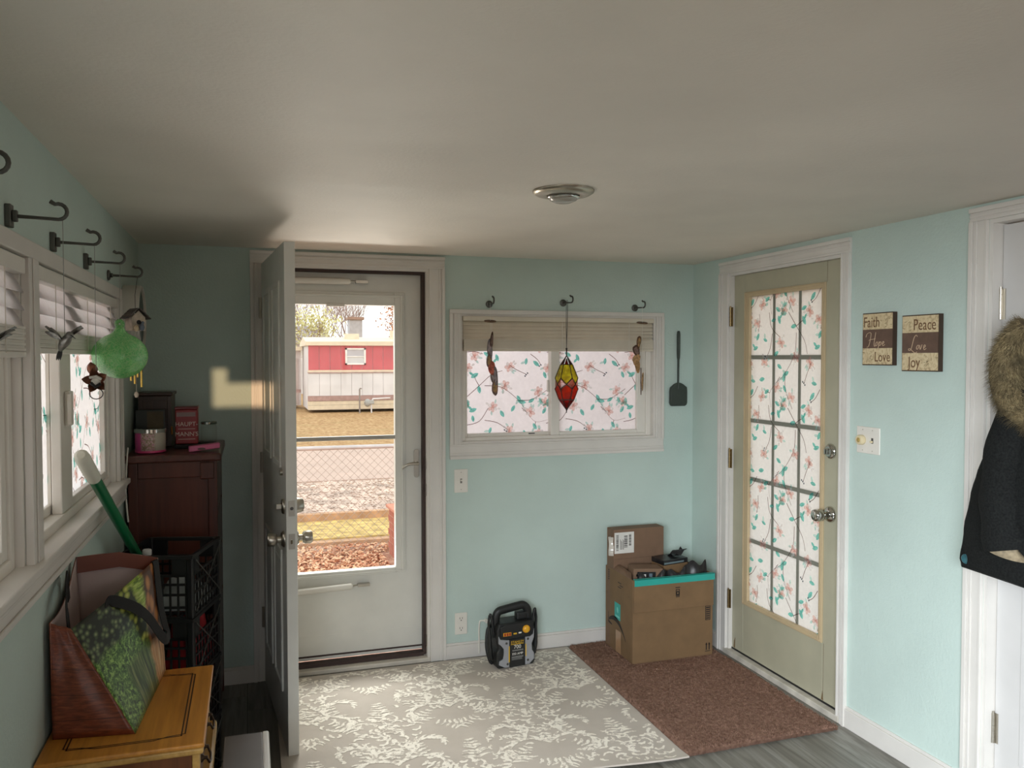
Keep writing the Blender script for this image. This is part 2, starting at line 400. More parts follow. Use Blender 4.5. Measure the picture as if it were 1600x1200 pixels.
for a in ((du0, dz0, .155, dz1), (.765, dz0, du1, dz1), (.155, dz0, .765, .457), (.155, 1.905, .765, dz1)): pbox(sl, PB, a[0], a[1], a[2], a[3], -.118, -.080)
slab = sl.build('door_slab', M_DOORW, dr)
fr = MB()
for a in ((.155, .457, .205, 1.905), (.712, .457, .765, 1.905), (.205, .457, .712, .487), (.205, 1.839, .712, 1.905)): pbox(fr, PB, a[0], a[1], a[2], a[3], -.116, -.070)
for a in ((.165, .467, .178, 1.893), (.742, .467, .755, 1.893), (.178, .467, .742, .474), (.178, 1.88, .742, 1.893)): pbox(fr, PB, a[0], a[1], a[2], a[3], -.070, -.064)
fr.build('glass_frame', M_DOORW, dr, bevel=.004)
pbox(MB(), PB, .2, .482, .717, 1.845, -.1, -.096).build('pane', M_GLASS, dr)
pbox(MB(), PB, .205, 1.153, .712, 1.174, -.094, -.074).build('glass_rail', mat('grey_vinyl_rail', (170, 166, 160), .4), dr, bevel=.003)
pbox(MB(), PB, .37, 1.83, .46, 1.846, -.085, -.066).build('screen_latch', M_WPLAST, dr, bevel=.003)
mb = MB(); pbox(mb, PB, .095, .058, .858, .066, -.080, -.077); mb.build('door_sweep', M_DARKRUB, dr)
mb = MB(); pbox(mb, PB, du0, .066, du1, .165, -.080, -.0785); mb.build('kick_strip', M_DOORW, dr, bevel=.001)
for z, z2 in ((1.954, 1.956), (.40, .412)):
    c = MB(); c.tube([(.115, D + .05, z), (.48, D + .05, z2)], .0165, 14); c.tube([(.475, D + .05, z2), (.487, D + .05, z2)], [.017, .011], 12)
    cl = c.build('door_closer', M_WPLAST, dr)
    r_ = MB(); r_.tube([(.48, D + .05, z2), (.53, D + .06, z2 + .002)], .004, 8); r_.box((.515, D + .05, z2 - .008), (.575, D + .082, z2 + .006)); r_.build('closer_bracket', M_NICKEL, cl)
hp = MB(); poly = [(.014 * math.cos(a), .06 + .014 * math.sin(a)) for a in [PI * k / 8 for k in range(9)]] + [(.014 * math.cos(a), -.06 + .014 * math.sin(a)) for a in [PI + PI * k / 8 for k in range(9)]]
hp.prism(poly, 0, .006, 0, T(.824, D + .080, 1.022) @ RX(PI / 2)); hnd = hp.build('handle_plate', M_NICKEL, dr, bevel=.0015)
lv = MB(); lv.tube([(.824, D + .08, 1.025), (.824, D + .04, 1.025)], .009, 10); lv.tube([(.826, D + .04, 1.025), (.80, D + .036, 1.026), (.77, D + .035, 1.022), (.75, D + .036, 1.012), (.742, D + .04, 1.002)], [.009, .008, .007, .007, .006], 10); lv.build('lever', M_NICKEL, hnd)
for z, h in ((1.0, .05), (.86, .06), (.08, .05)):
    mb = MB(); pbox(mb, PB, .858, z, .861, z + h, -.026, -.002); mb.build('strike_plate', M_NICKEL, dr)

# ------------------------------------------------------------------ door_2: inner door swung open into the room
d2 = tag(bpy.data.objects.new('door_2', None), 'white inner door standing open edge-on, with knob and deadbolt', None, None, 'structure'); col.objects.link(d2)
d2.location = (.078, 4.094, 0); d2.rotation_euler = (0, 0, math.atan2(-.824, .073))
W2 = .822
mb = MB().box((0, -.021, .008), (W2, .021, 2.02)); mb.build('door_slab', M_DOORW, d2, bevel=.002)
for sy in (-1, 1):
    for (a, b, c_, d_) in ((.12, 1.13, .37, 1.88), (.45, 1.13, .70, 1.88), (.12, .22, .37, .80), (.45, .22, .70, .80)):
        p = MB()
        for q in ((a, b, a + .022, d_), (c_ - .022, b, c_, d_), (a + .022, b, c_ - .022, b + .022), (a + .022, d_ - .022, c_ - .022, d_)): p.box((q[0], sy * .021, q[1]), (q[2], sy * .029, q[3]))
        p.box((a + .05, sy * .021, b + .05), (c_ - .05, sy * .026, d_ - .05)); p.build('raised_panel', M_DOORW, d2, bevel=.004)
# knob, deadbolt (interior face is local -y side, exterior +y)
def knob(parent, x, z, sy, m, long=.06, r=.026):
    k = MB(); Mx = T(x, sy * .021, z) @ RX(-sy * PI / 2)
    k.lathe([(.0, 0), (.033, 0), (.033, .004), (.026, .012), (.013, .014), (.012, long * .45), (r * .8, long * .5), (r, long * .62), (r, long), (r * .85, long + .006), (0, long + .006)], 20, 0, Mx); return k.build('knob', m, parent)
knob(d2, W2 - .062, .855, -1, M_NICKEL); knob(d2, W2 - .062, .855, 1, M_NICKEL)
k = MB(); k.lathe([(0, 0), (.03, 0), (.03, .006), (.026, .01), (0, .01)], 20, 0, T(W2 - .062, -.021, .985) @ RX(PI / 2)); db = k.build('deadbolt', M_NICKEL, d2)
MB().box((W2 - .066, -.052, .975), (W2 - .058, -.03, .995)).build('thumb_turn', M_NICKEL, db, bevel=.002)
k = MB(); k.lathe([(0, 0), (.032, 0), (.032, .006), (.027, .03), (.02, .034), (0, .034)], 20, 0, T(W2 - .062, .021, .985) @ RX(-PI / 2)); k.build('deadbolt_cylinder', M_NICKEL, d2)
for z in (.985, .855):
    k = MB().box((W2, -.012, z - .03), (W2 + .0015, .012, z + .03)); lp = k.build('latch_plate', M_NICKEL, d2, bevel=.001)
    k = MB()
    if z < .9: k.prism([(W2, -.006), (W2 + .011, -.004), (W2, .006)], z - .008, z + .008)
    else: k.tube([(W2 + .001, 0, z), (W2 + .004, 0, z)], .007, 10)
    k.build('bolt', M_CHROME, lp)
MB().tube([(W2 - .1, -.021, 1.115), (W2 - .1, -.032, 1.115)], .012, 10).build('peephole', M_NICKEL, d2)
for z in (.27, 1.02, 1.76):
    k = MB(); k.tube([(-.004, -.026, z), (-.004, -.026, z + .1)], .0065, 8); k.box((-.004, -.022, z), (.012, -.019, z + .1)); k.build('hinge', M_NICKEL, d2)

# ------------------------------------------------------------------ window_3 in the back wall
wn = tag(bpy.data.objects.new('window_3', None), 'white sliding window in the back wall covered with frosted blossom film', None, None, 'structure'); col.objects.link(wn)
for (a, vert, inn) in (((.982, 1.122, 1.04, 1.80), True, 1.04), ((2.168, 1.122, 2.215, 1.80), True, 2.168), ((.982, 1.045, 2.215, 1.122), False, 1.122), ((.982, 1.80, 2.215, 1.822), False, 1.80)):
    mb = MB(); 
    if a == (.982, 1.80, 2.215, 1.822): pbox(mb, PB, *a, 0, .016)
    else: member(mb, PB, *a, vert, inn)
    mb.build('casing', M_TRIM, wn, bevel=.002)
for a in ((1.04, 1.122, 1.052, 1.80), (2.156, 1.122, 2.168, 1.80), (1.052, 1.122, 2.156, 1.134), (1.052, 1.788, 2.156, 1.80)):
    pbox(MB(), PB, *a, -.12, 0).build('reveal', M_TRIM, wn)
mb = MB()   # vinyl frame and tracks
for a in ((1.052, 1.134, 1.075, 1.788), (2.125, 1.134, 2.156, 1.788), (1.075, 1.134, 2.125, 1.150)): pbox(mb, PB, *a, -.11, -.03)
mb.build('window_frame', M_VINYL, wn, bevel=.003)
def sash(P, u0, z0, u1, z1, g0, h0, g1, h1, d0, d1, parent, ou, oz, label=None, rot=False, m=None):
    s = MB()
    for a in ((u0, z0, g0, z1), (g1, z0, u1, z1), (g0, z0, g1, h0), (g0, h1, g1, z1)): pbox(s, P, *a, d0, d1)
    so_ = s.build('sash', M_VINYL, parent, bevel=.003)
    pbox(MB(), P, g0 - .004, h0 - .004, g1 + .004, h1 + .004, d0 + .006, d0 + .009).build('pane', m or M_FILM, so_)
    floral('blossom_print', P, g0, h0, g1, h1, d0 + .0095, so_, ou, oz, rot); return so_
s1 = sash(PB, 1.075, 1.150, 1.60, 1.788, 1.097, 1.168, 1.56, 1.77, -.098, -.072, wn, 1.097 - .007, 1.60 - .47)
s2 = sash(PB, 1.557, 1.150, 2.125, 1.788, 1.606, 1.168, 2.074, 1.77, -.068, -.036, wn, 1.097 + .447, 1.60 - .47)
pbox(MB(), PB, 1.545, 1.385, 1.556, 1.45, -.072, -.06).build('latch', M_WPLAST, s1, bevel=.002)
mb = MB(); pbox(mb, PB, 1.44, 1.158, 1.475, 1.163, -.072, -.069); mb.build('weep_slot', M_BLACK, s1)

def blind(name, P, u0, u1, zt, zr, zs, zb, d0, d1, pitch, label, group, m, tilt, m2=None):
    """headrail zt-zr, open slats zr-zs, stack of slats and rail zs-zb"""
    b = thing(name, label, 'blind', P((u0 + u1) / 2, zt, (d0 + d1) / 2), 0, group); o = V(b.location)
    def Q(u, z, d): return tuple(V(P(u, z, d)) - o)
    pbox(MB(), Q, u0, zr, u1, zt, d0, d1).build('headrail', m2 or m, b, bevel=.003)
    n = int(round((zr - zs) / pitch)); dm = (d0 + d1) / 2; hw = pitch * .56 / math.sin(tilt)
    for k in range(n):
        z = zr - (k + .5) * pitch; dy = hw * math.cos(tilt); dzz = hw * math.sin(tilt)
        mb = MB(); pts = []
        for t_ in (-1, -.5, 0, .5, 1):
            cz = z - t_ * dzz + .0025 * (1 - t_ * t_); pts.append((dm + t_ * dy, cz))
        vs = [Q(uu, q[1] + e, q[0]) for uu in (u0 + .004, u1 - .004) for e in (-.0012, .0012) for q in pts]
        fs = []
        for i in range(4): fs += [(i, i + 1, 10 + i + 1, 10 + i), (5 + i, 15 + i, 15 + i + 1, 5 + i + 1)]
        fs += [(0, 10, 15, 5), (4, 9, 19, 14)]
        mb.add(vs, fs, 0); mb.build('slat', m, b)
    ns = 9; ph = (zs - zb - .014) / ns
    for k in range(ns):
        z = zb + .014 + k * ph
        mb = MB(); e_ = .0025 * (k % 2); pbox(mb, Q, u0 + .004 + .001 * (k % 3), z + .0001, u1 - .004, z + ph - .0004, d0 + .001, d1 - .001 - e_); mb.build('slat', m2 or m, b)
    pbox(MB(), Q, u0 + .004, zb, u1 - .004, zb + .0135, d0, d1).build('bottom_rail', m2 or m, b, bevel=.003)
    for f_ in (.14, .5, .86):
        u = u0 + (u1 - u0) * f_; mb = MB(); mb.tube([Q(u, zr, d1 + .001), Q(u, zb + .01, d1 + .001)], .0012, 5); mb.build('ladder_cord', M_WPLAST, b)
    return b
M_BLIND = mat('cream_blind_vinyl', (214, 205, 188), .5, var=.03)
M_BLINDW = film('white_blind_vinyl', (244, 242, 243), .15)
blind('window_blind', PB, 1.055, 2.154, 1.788, 1.764, 1.668, 1.606, -.026, .010, .0195, 'raised cream slat blind on the back wall window', 'window blinds', M_BLIND, .85)

# ------------------------------------------------------------------ windows in the left wall
def left_window(name, u0, u1, label, first):
    z0, z1 = 1.09, 1.795
    wq = tag(bpy.data.objects.new(name, None), label, None, None, 'structure'); col.objects.link(wq)
    for a in ((u0, z0, u0 + .012, z1), (u1 - .012, z0, u1, z1), (u0 + .012, z1 - .012, u1 - .012, z1)): pbox(MB(), PL, *a, -.12, 0).build('reveal', M_TRIM, wq)
    mb = MB()
    for a in ((u0 + .012, z0, u0 + .05, z1 - .012), (u1 - .045, z0, u1 - .012, z1 - .012), (u0 + .05, z0, u1 - .045, z0 + .042)): pbox(mb, PL, *a, -.1, -.018)
    mb.build('window_frame', M_VINYL, wq, bevel=.003)
    um = u0 + .46
    sa = sash(PL, u0 + .05, z0 + .042, um + .03, z1 - .014, u0 + .075, z0 + .07, um - .035, z1 - .03, -.072, -.054, wq, u0 + .1, 1.2, m=M_FILML)
    sb = sash(PL, um - .05, z0 + .042, u1 - .045, z1 - .014, um + .095, z0 + .068, u1 - .085, z1 - .03, -.05, -.024, wq, u0 + .28, 1.18, m=M_FILML)
    sp = MB(); pbox(sp, PL, um - .032, z0 + .05, um - .024, z1 - .03, -.054, -.036); sp.build('dark_seal', M_DARKRUB, wq)
    la = MB(); pbox(la, PL, um + .0, 1.375, um + .065, 1.475, -.024, -.012); pbox(la, PL, um - .012, 1.38, um + .012, 1.47, -.016, -.004); la.build('latch', M_WPLAST, sb, bevel=.003)
    return wq
w2 = left_window('window_2', 2.15, 3.37, 'second window of the left wall, with blossom film, above the shopping bag', 0)
w1 = left_window('window_1', .84, 2.06, 'nearest window of the left wall, cut off by the picture edge', 1)
# shared casing, post, sill and apron of the pair
tr = tag(bpy.data.objects.new('trim_1', None), 'white casing, sill and apron around the left wall windows', None, None, 'structure'); col.objects.link(tr)
mb = MB(); pbox(mb, PL, .76, 1.795, 3.455, 1.835, 0, .018); mb.build('head_casing', M_TRIM, tr, bevel=.003)
mb = MB(); pbox(mb, PL, 2.06, 1.09, 2.15, 1.795, 0, .018); pbox(mb, PL, 2.085, 1.09, 2.125, 1.795, .018, .022); mb.build('mullion_casing', M_TRIM, tr, bevel=.003)
mb = MB(); member(mb, PL, 3.37, 1.104, 3.455, 1.795, True, 3.37); mb.build('casing', M_TRIM, tr, bevel=.003)
mb = MB(); member(mb, PL, .76, 1.104, .84, 1.795, True, .84); mb.build('casing', M_TRIM, tr, bevel=.003)
mb = MB(); pbox(mb, PL, .74, 1.086, 3.47, 1.106, -.02, .036); mb.build('sill', M_TRIM, tr, bevel=.004)
mb = MB(); pbox(mb, PL, .76, 1.03, 3.455, 1.086, 0, .018); pbox(mb, PL, .76, 1.028, 3.455, 1.042, .018, .024); pbox(mb, PL, .76, 1.07, 3.455, 1.086, .018, .026); mb.build('apron', M_TRIM, tr, bevel=.002)
blind('window_blind', PL, 2.165, 3.355, 1.79, 1.755, 1.64, 1.582, -.017, .014, .0385, 'white slat blind half raised in the second window of the left wall', 'window blinds', M_BLINDW, 1.05, M_VINYL)
blind('window_blind', PL, .855, 2.045, 1.79, 1.755, 1.64, 1.572, -.017, .014, .0385, 'white slat blind in the nearest left wall window, cut off by the picture edge', 'window blinds', M_BLINDW, 1.05, M_VINYL)

# ------------------------------------------------------------------ door_3: sage door with film in the right wall
d3 = tag(bpy.data.objects.new('door_3', None), 'sage green door with a blossom film glass panel in the right wall', None, None, 'structure'); col.objects.link(d3)
casing3(PR, 2.832, 3.829, 2.888, 3.748, 2.074, 2.012, d3)
jamb3(PR, 2.888, 3.748, 2.012, -.12, d3)
mb = MB(); pbox(mb, PR, 2.868, 0, 3.768, .028, -.12, .016); mb.build('threshold', mat('worn_white_sill', (196, 190, 178), .55, var=.12, scale=10), d3, bevel=.003)
mb = MB(); pbox(mb, PR, 2.902, .028, 3.734, .036, -.06, -.018); mb.build('door_sweep', M_BLACK, d3)
s = MB(); fu0, fz0, fu1, fz1 = 3.016, .296, 3.634, 1.905
for a in ((2.904, .036, fu0, 1.997), (fu1, .036, 3.732, 1.997), (fu0, .036, fu1, fz0), (fu0, fz1, fu1, 1.997)): pbox(s, PR, *a, -.064, -.020)
s.build('door_slab', M_SAGE, d3, bevel=.0015)
mb = MB(); pbox(mb, PR, 3.008, .036, 3.0095, fz0, -.022, -.0196); pbox(mb, PR, 3.008, fz1, 3.0095, 1.997, -.022, -.0196); mb.build('stile_joint', mat('rust_brown_joint', (104, 84, 62), .7), d3)
gu0, gz0, gu1, gz1 = 3.038, .322, 3.588, 1.880
lf = MB()
for a in ((fu0, fz0, gu0, fz1), (gu1, fz0, fu1, fz1), (gu0, fz0, gu1, gz0), (gu0, gz1, gu1, fz1)): pbox(lf, PR, *a, -.064, -.012)
for a in ((fu0 + .004, fz0 + .004, fu0 + .010, fz1 - .004), (fu1 - .014, fz0 + .004, fu1 - .006, fz1 - .004), (fu0 + .010, fz0 + .004, fu1 - .014, fz0 + .012), (fu0 + .010, fz1 - .012, fu1 - .014, fz1 - .004)): pbox(lf, PR, *a, -.012, -.008)
lf.build('lite_frame', M_TAN, d3, bevel=.002)
gr = film('grille_seen_through_film', (150, 150, 138), .75)
ub = [gu0, 3.203, 3.400, gu1]; zb_ = [gz0, .637, .953, 1.252, 1.573, gz1]
for u in ub[1:3]: pbox(MB(), PR, u - .009, gz0, u + .009, gz1, -.030, -.0255).build('muntin', gr, d3)
for z in zb_[1:5]: pbox(MB(), PR, gu0, z - .010, gu1, z + .010, -.030, -.0258).build('muntin', gr, d3)
for i in range(3):
    for j in range(5):
        pbox(MB(), PR, ub[i] + (.009 if i else 0), zb_[j] + (.01 if j else 0), ub[i + 1] - (.009 if i < 2 else 0), zb_[j + 1] - (.01 if j < 4 else 0), -.030, -.027).build('pane', M_FILM3, d3)
floral('blossom_print', PR, gu0, gz0, gu1, gz1, -.0252, d3, 3.05, .43, True)
for z in (.245, .99, 1.735): hinge(PR, 3.738, z, .0, .1, d3, M_BRONZE, .012)
k = MB(); Mk = T(R + .020, 2.972, 1.160) @ RY(-PI / 2)
k.lathe([(0, 0), (.034, 0), (.034, .006), (.029, .012), (.022, .014), (.022, .02), (0, .02)], 24, 0, Mk); db = k.build('deadbolt', M_CHROME, d3)
MB().box((R - .016, 2.966, 1.147), (R + .0, 2.978, 1.173)).build('thumb_turn', M_CHROME, db, bevel=.003)
k = MB(); Mk = T(R + .020, 2.972, .882) @ RY(-PI / 2); k.lathe([(0, 0), (.036, 0), (.036, .005), (.030, .014), (.014, .018), (.012, .035), (.016, .042), (.026, .05), (.028, .068), (.026, .084), (.018, .09), (0, .09)], 24, 0, Mk); k.build('knob', M_CHROME, d3)
mb = MB(); mb.add([PR(3.702, .04, -.0192), PR(3.70, .10, -.0192), PR(3.712, .075, -.0192), PR(3.716, .04, -.0192)], [(0, 1, 2, 3)])
mb.add([PR(3.02, .04, -.0192), PR(3.005, .04, -.0192), PR(3.012, .085, -.0192)], [(0, 1, 2)]); mb.build('chipped_paint', mat('bare_wood_chip', (112, 92, 62), .8), d3)

# ------------------------------------------------------------------ door_4: white door at the right edge
d4 = tag(bpy.data.objects.new('door_4', None), 'white panel door at the right edge, behind the black coat', None, None, 'structure'); col.objects.link(d4)
casing3(PR, 1.22, 2.236, 1.3, 2.165, 2.086, 2.04, d4)
jamb3(PR, 1.3, 2.165, 2.04, -.12, d4)
pbox(MB(), PR, 1.316, .01, 2.149, 2.022, -.082, -.042).build('door_slab', mat('gloss_white_door', (204, 202, 200), .35, var=.015), d4, bevel=.003)
for z in (.235, 1.70): hinge(PR, 2.150, z, -.036, .105, d4, M_NICKEL, .016)
for (z0, z1) in ((.2, .85), (1.02, 1.85)):
    for (a, b) in ((1.42, 1.69), (1.78, 2.05)):
        p = MB()
        for q in ((a, z0, a + .02, z1), (b - .02, z0, b, z1), (a + .02, z0, b - .02, z0 + .02), (a + .02, z1 - .02, b - .02, z1)): pbox(p, PR, *q, -.042, -.037)
        p.build('raised_panel', bpy.data.materials['gloss_white_door'], d4, bevel=.002)

# rear window frame, unseen and added behind the camera for the lighting
wr = tag(bpy.data.objects.new('window_4', None), 'rear window added behind the viewpoint to let in light', None, None, 'structure'); col.objects.link(wr)
mb = MB()
for a in ((.25, .75, .30, 1.95), (2.10, .75, 2.15, 1.95), (.25, .75, 2.15, .80), (.25, 1.9, 2.15, 1.95), (1.18, .75, 1.22, 1.95)): mb.box((a[0], YR - .07, a[1]), (a[2], YR - .03, a[3]))
mb.build('window_frame', M_VINYL, wr)
# ------------------------------------------------------------------ rugs
rug_m = NT('greige_rug'); vec = rug_m.coord('Object')
f = rug_m.noise(vec, 5, 4); rug_m.l(rug_m.ramp(f, [(.3, (188, 178, 167)), (.7, (201, 191, 180))]), rug_m.b.inputs['Base Color']); rug_m.b.inputs['Roughness'].default_value = .95
rug_m.bump(rug_m.noise(vec, 420, 2), .5, .002); M_RUG = rug_m.m
cr = NT('cream_damask'); vec = cr.coord('Object'); f = cr.noise(vec, 55, 4, .7)
cr.l(cr.ramp(f, [(.40, (200, 190, 178)), (.50, (250, 243, 230))]), cr.b.inputs['Base Color']); cr.b.inputs['Roughness'].default_value = .95
cr.bump(cr.noise(vec, 420, 2), .5, .002); M_DAMASK = cr.m
rx0, rx1, ry0, ry1 = .10, 1.622, 2.72, 4.075
def rug_front(x): return ry0 + .085 + .028 * math.sin((x - .9) * 7.5) * max(0, min(1, (x - .7) / .5)) + .05 * max(0, (1.25 - x)) * -1
def rug_z(x, y):
    e = max(0, 1 - (y - rug_front(x)) / .12); return .008 + e * e * .012 * (.5 + .5 * math.sin(x * 9 + 1)) * (1 if x > .7 else .3)
def rugpt(u, v, dz=0):
    x = rx0 + (rx1 - rx0) * u; y0 = rug_front(x); y = y0 + (ry1 - y0) * v
    return (x, y, rug_z(x, y) + dz)
rg = thing('damask_rug', 'greige flat rug with cream damask scrolls in front of the storm door', 'rug', (0, 0, 0))
mb = MB(); mb.grid(lambda u, v: rugpt(u, v), 48, 36)
n0 = len(mb.v); ring = [(i / 48, 0) for i in range(49)] + [(1, j / 36) for j in range(1, 37)] + [(1 - i / 48, 1) for i in range(1, 49)] + [(0, 1 - j / 36) for j in range(1, 36)]
vs = [rugpt(*q) for q in ring] + [(rugpt(*q)[0], rugpt(*q)[1], rugpt(*q)[2] - .007) for q in ring]; k = len(ring)
mb.add(vs, [(i, (i + 1) % k, k + (i + 1) % k, k + i) for i in range(k)]); mb.build('rug_base', M_RUG, rg)
dm = MB(); rr = random.Random(21)
def stroke(pts, w0, w1):
    vs = []; n = len(pts)
    for i, p in enumerate(pts):
        a = V(pts[min(i + 1, n - 1)]) - V(pts[max(i - 1, 0)]); a = V((-a.y, a.x)); a = a.normalized() if a.length > 1e-9 else V((1, 0))
        w_ = (w0 + (w1 - w0) * i / (n - 1)) * (.55 + .9 * math.sin(PI * min(1, max(0, (i + .6) / n)))) / 2 * rr.uniform(.75, 1.25)
        for s_ in (1, -1):
            q = V(p) + a * w_ * s_; vs.append((q.x, q.y))
    if all(rx0 + .01 < x < rx1 - .008 and rug_front(x) + .006 < y < ry1 - .01 for x, y in vs):
        ez = .0007 + rr.random() * .0009; dm.add([(x, y, rug_z(x, y) + ez) for x, y in vs], [(2 * i, 2 * i + 1, 2 * i + 3, 2 * i + 2) for i in range(n - 1)], 0)
def leafspray(x, y, a, ln, n, w_=.012):
    for i in range(n):
        t = (i + .5) / n; cx, cy = x + math.cos(a) * ln * t, y + math.sin(a) * ln * t
        for s_ in (1, -1):
            b = a + s_ * rr.uniform(.5, .95); l2 = ln * .30 * (1.15 - t) + .012
            stroke([(cx + math.cos(b + s_ * .5 * q / 4) * l2 * q / 4, cy + math.sin(b + s_ * .5 * q / 4) * l2 * q / 4) for q in range(5)], w_, w_ * .5)
def scroll(x, y, a0, turn, r0, r1, w_=.017):
    n = 20; pts = []
    for i in range(n):
        t = i / (n - 1); r_ = r0 + (r1 - r0) * t; a = a0 + turn * t; pts.append((x + r_ * math.cos(a), y + r_ * math.sin(a)))
    for i in range(0, n - 5, 5): stroke(pts[i:i + 6], w_, w_ * .8)
    for i in range(2, n - 1, 2):
        p, q = V(pts[i]), V(pts[i + 1]); d = (q - p).normalized(); a = math.atan2(d.y, d.x)
        s_ = -1 if turn > 0 else 1; b = a + s_ * .9; l2 = .045 * (1 - .5 * i / n) + .012
        stroke([(p.x + math.cos(b + s_ * -.4 * k_ / 3) * l2 * k_ / 3, p.y + math.sin(b - s_ * .4 * k_ / 3) * l2 * k_ / 3) for k_ in range(4)], w_ * .8, w_ * .4)
def rosette(x, y, R_):
    for ring_, nn in ((.28, 6), (.55, 11), (.85, 16)):
        for i in range(nn):
            a = 2 * PI * i / nn + ring_ * 5; rad = R_ * ring_
            px, py = x + rad * math.cos(a), y + rad * math.sin(a) * 1.1
            b = a + rr.uniform(.6, 1.6) * rr.choice((1, -1))
            stroke([(px + math.cos(b + .5 * q) * .016 * q, py + math.sin(b + .5 * q) * .016 * q) for q in range(4)], .012, .008)
        stroke([(x + R_ * (ring_ + .08) * math.cos(a_), y + R_ * (ring_ + .08) * math.sin(a_) * 1.1) for a_ in [rr.uniform(0, 6) + .25 * q for q in range(6)][:1] + []] + [(x + R_ * ring_ * math.cos(rr.uniform(0, 6)), y)], .004, .004) if False else None
for i in range(-1, 5):
    for j in range(-1, 4):
        cx = .22 + .62 * i + (.31 if j % 2 else 0); cy = 2.9 + .46 * j
        rosette(cx, cy, .125)
        for s_ in (1, -1):
            scroll(cx + s_ * .20, cy + .12, PI / 2 - s_ * PI / 2 + s_ * .4, s_ * 4.2, .125, .035)
            scroll(cx + s_ * .17, cy - .16, -PI / 2 - s_ * .9, -s_ * 3.6, .105, .03)
            leafspray(cx + s_ * .10, cy + .05, PI / 2 - s_ * .8, .16, 6); leafspray(cx + s_ * .06, cy - .10, -PI / 2 + s_ * .5, .14, 5)
            leafspray(cx + s_ * .28, cy - .03, (0 if s_ > 0 else PI) + .5 * s_, .14, 5)
        leafspray(cx, cy + .13, PI / 2, .17, 7); leafspray(cx, cy - .14, -PI / 2, .12, 5)
for i in range(900):
    a = rr.uniform(0, 6.28); x = rr.uniform(rx0, rx1); y = rr.uniform(ry0, ry1)
    if math.sin(x * 10.1) * math.sin(y * 6.8 + 1.0) < -.12: continue
    stroke([(x + math.cos(a + .5 * q) * .011 * q, y + math.sin(a + .5 * q) * .011 * q) for q in range(4)], .012, .007)
dm.build('damask_pattern', M_DAMASK, rg)

br = NT('brown_shag'); vec = br.coord('Object'); f = br.noise(vec, 60, 4, .7); g = br.noise(vec, 5, 3)
c = br.ramp(f, [(.25, (92, 68, 57)), (.5, (132, 102, 87)), (.78, (168, 136, 118))]); br.l(br.mix(.25, c, br.ramp(g, [(.3, (96, 74, 62)), (.7, (140, 110, 95))])), br.b.inputs['Base Color'])
br.b.inputs['Roughness'].default_value = 1; br.b.inputs['Specular IOR Level'].default_value = .05; M_SHAG = br.m
sg = thing('brown_shag_rug', 'thick plain brown rug under the cartons by the sage door', 'rug', (0, 0, 0))
rr = random.Random(4)
def shag(u, v):
    x = 1.628 + (.722 - .008 * math.sin(v * 9)) * u; y = 2.806 + .012 * u + 1.262 * v
    e = min(u * .722, (1 - u) * .722, v * 1.26, (1 - v) * 1.26); z = .003 + .017 * min(1, e / .012) ** .5
    return (x + rr.uniform(-.003, .003), y + rr.uniform(-.003, .003), z + (rr.uniform(-.003, .0025) if e > 0 else 0))
mb = MB(); mb.grid(shag, 120, 200); mb.build('pile_base', M_SHAG, sg)
tf = MB()
for i in range(30000):
    x = rr.uniform(1.63, 2.342); y = 2.81 + 1.255 * (rr.random() ** 1.3)
    if 1.84 < x < 2.27 and 3.72 < y < 4.01: continue
    a = rr.uniform(0, 6.28); h_ = rr.uniform(.003, .009); b = rr.uniform(.002, .004); dx, dy = rr.uniform(-.005, .005), rr.uniform(-.005, .005)
    tf.add([(x - b * math.cos(a), y - b * math.sin(a), .015), (x + b * math.cos(a), y + b * math.sin(a), .015), (x + dx, y + dy, .018 + h_)], [(0, 1, 2)])
for i in range(5000):
    x = rr.uniform(1.63, 2.345); y = 2.806 + .012 * (x - 1.63) / .72; b = .003; h_ = rr.uniform(.004, .018)
    tf.add([(x - b, y + .003, h_), (x + b, y + .003, h_), (x + rr.uniform(-.005, .005), y - rr.uniform(.003, .009), h_ - .003)], [(0, 1, 2)])
tag(tf.build('pile_tufts', M_SHAG, sg), kind='stuff')

rrg = MB().box((-.2, -2.3, .001), (2.2, 1.1, .012)).build('bounce_cut_rug', mat('bounce_cut_charcoal', (62, 58, 56), .95)); tag(rrg, 'dark rug added behind the viewpoint to cut bounced light', 'rug')  # unseen, added to keep floor bounce off the ceiling
# ------------------------------------------------------------------ swivel wall hooks
M_HOOK = mat('pewter_hook', (92, 92, 88), .4, .75, var=.1)
def hook(loc, rz, label, disc=False, turn=0):
    h_ = thing('wall_hook', label, 'hook', loc, rz, 'swivel hooks above the windows')
    p = MB()
    if disc:
        p.lathe([(0, 0), (.019, 0), (.019, .006), (.014, .009), (0, .009)], 18, 0, RY(PI / 2)); p.lathe([(0, .009), (.008, .009), (.008, .018), (0, .018)], 12, 0, RY(PI / 2))
    else:
        p.box((0, -.013, -.024), (.012, .013, .024)); p.box((.012, -.006, -.012), (.022, .006, .012))
    p.build('hook_plate', M_HOOK, h_, bevel=.002)
    M_ = RZ(turn); a = MB(); pts = [(.018, 0, 0), (.06, 0, -.0015), (.098, 0, -.003)]
    for k in range(1, 10):
        t = -PI / 2 + PI * 1.12 * k / 9; pts.append((.098 + .0165 * math.cos(t), 0, .0135 + .0165 * math.sin(t)))
    pts.append((.083, 0, .0345)); a.tube(pts, [.0042, .0036, .0036] + [.0042] * 9 + [.0048], 8, 0, M=M_); a.build('hook_arm', M_HOOK, h_); return h_
HZ = 1.868
hook((L, 1.512, HZ + .004), 0, 'pewter wall hook nearest the viewer, cut off by the picture edge')
hook((L, 1.956, HZ), 0, 'pewter wall hook above the post between the left windows, holding the hummingbird thread')
hook((L, 2.36, HZ), 0, 'pewter wall hook holding the thread of the copper flower ornament')
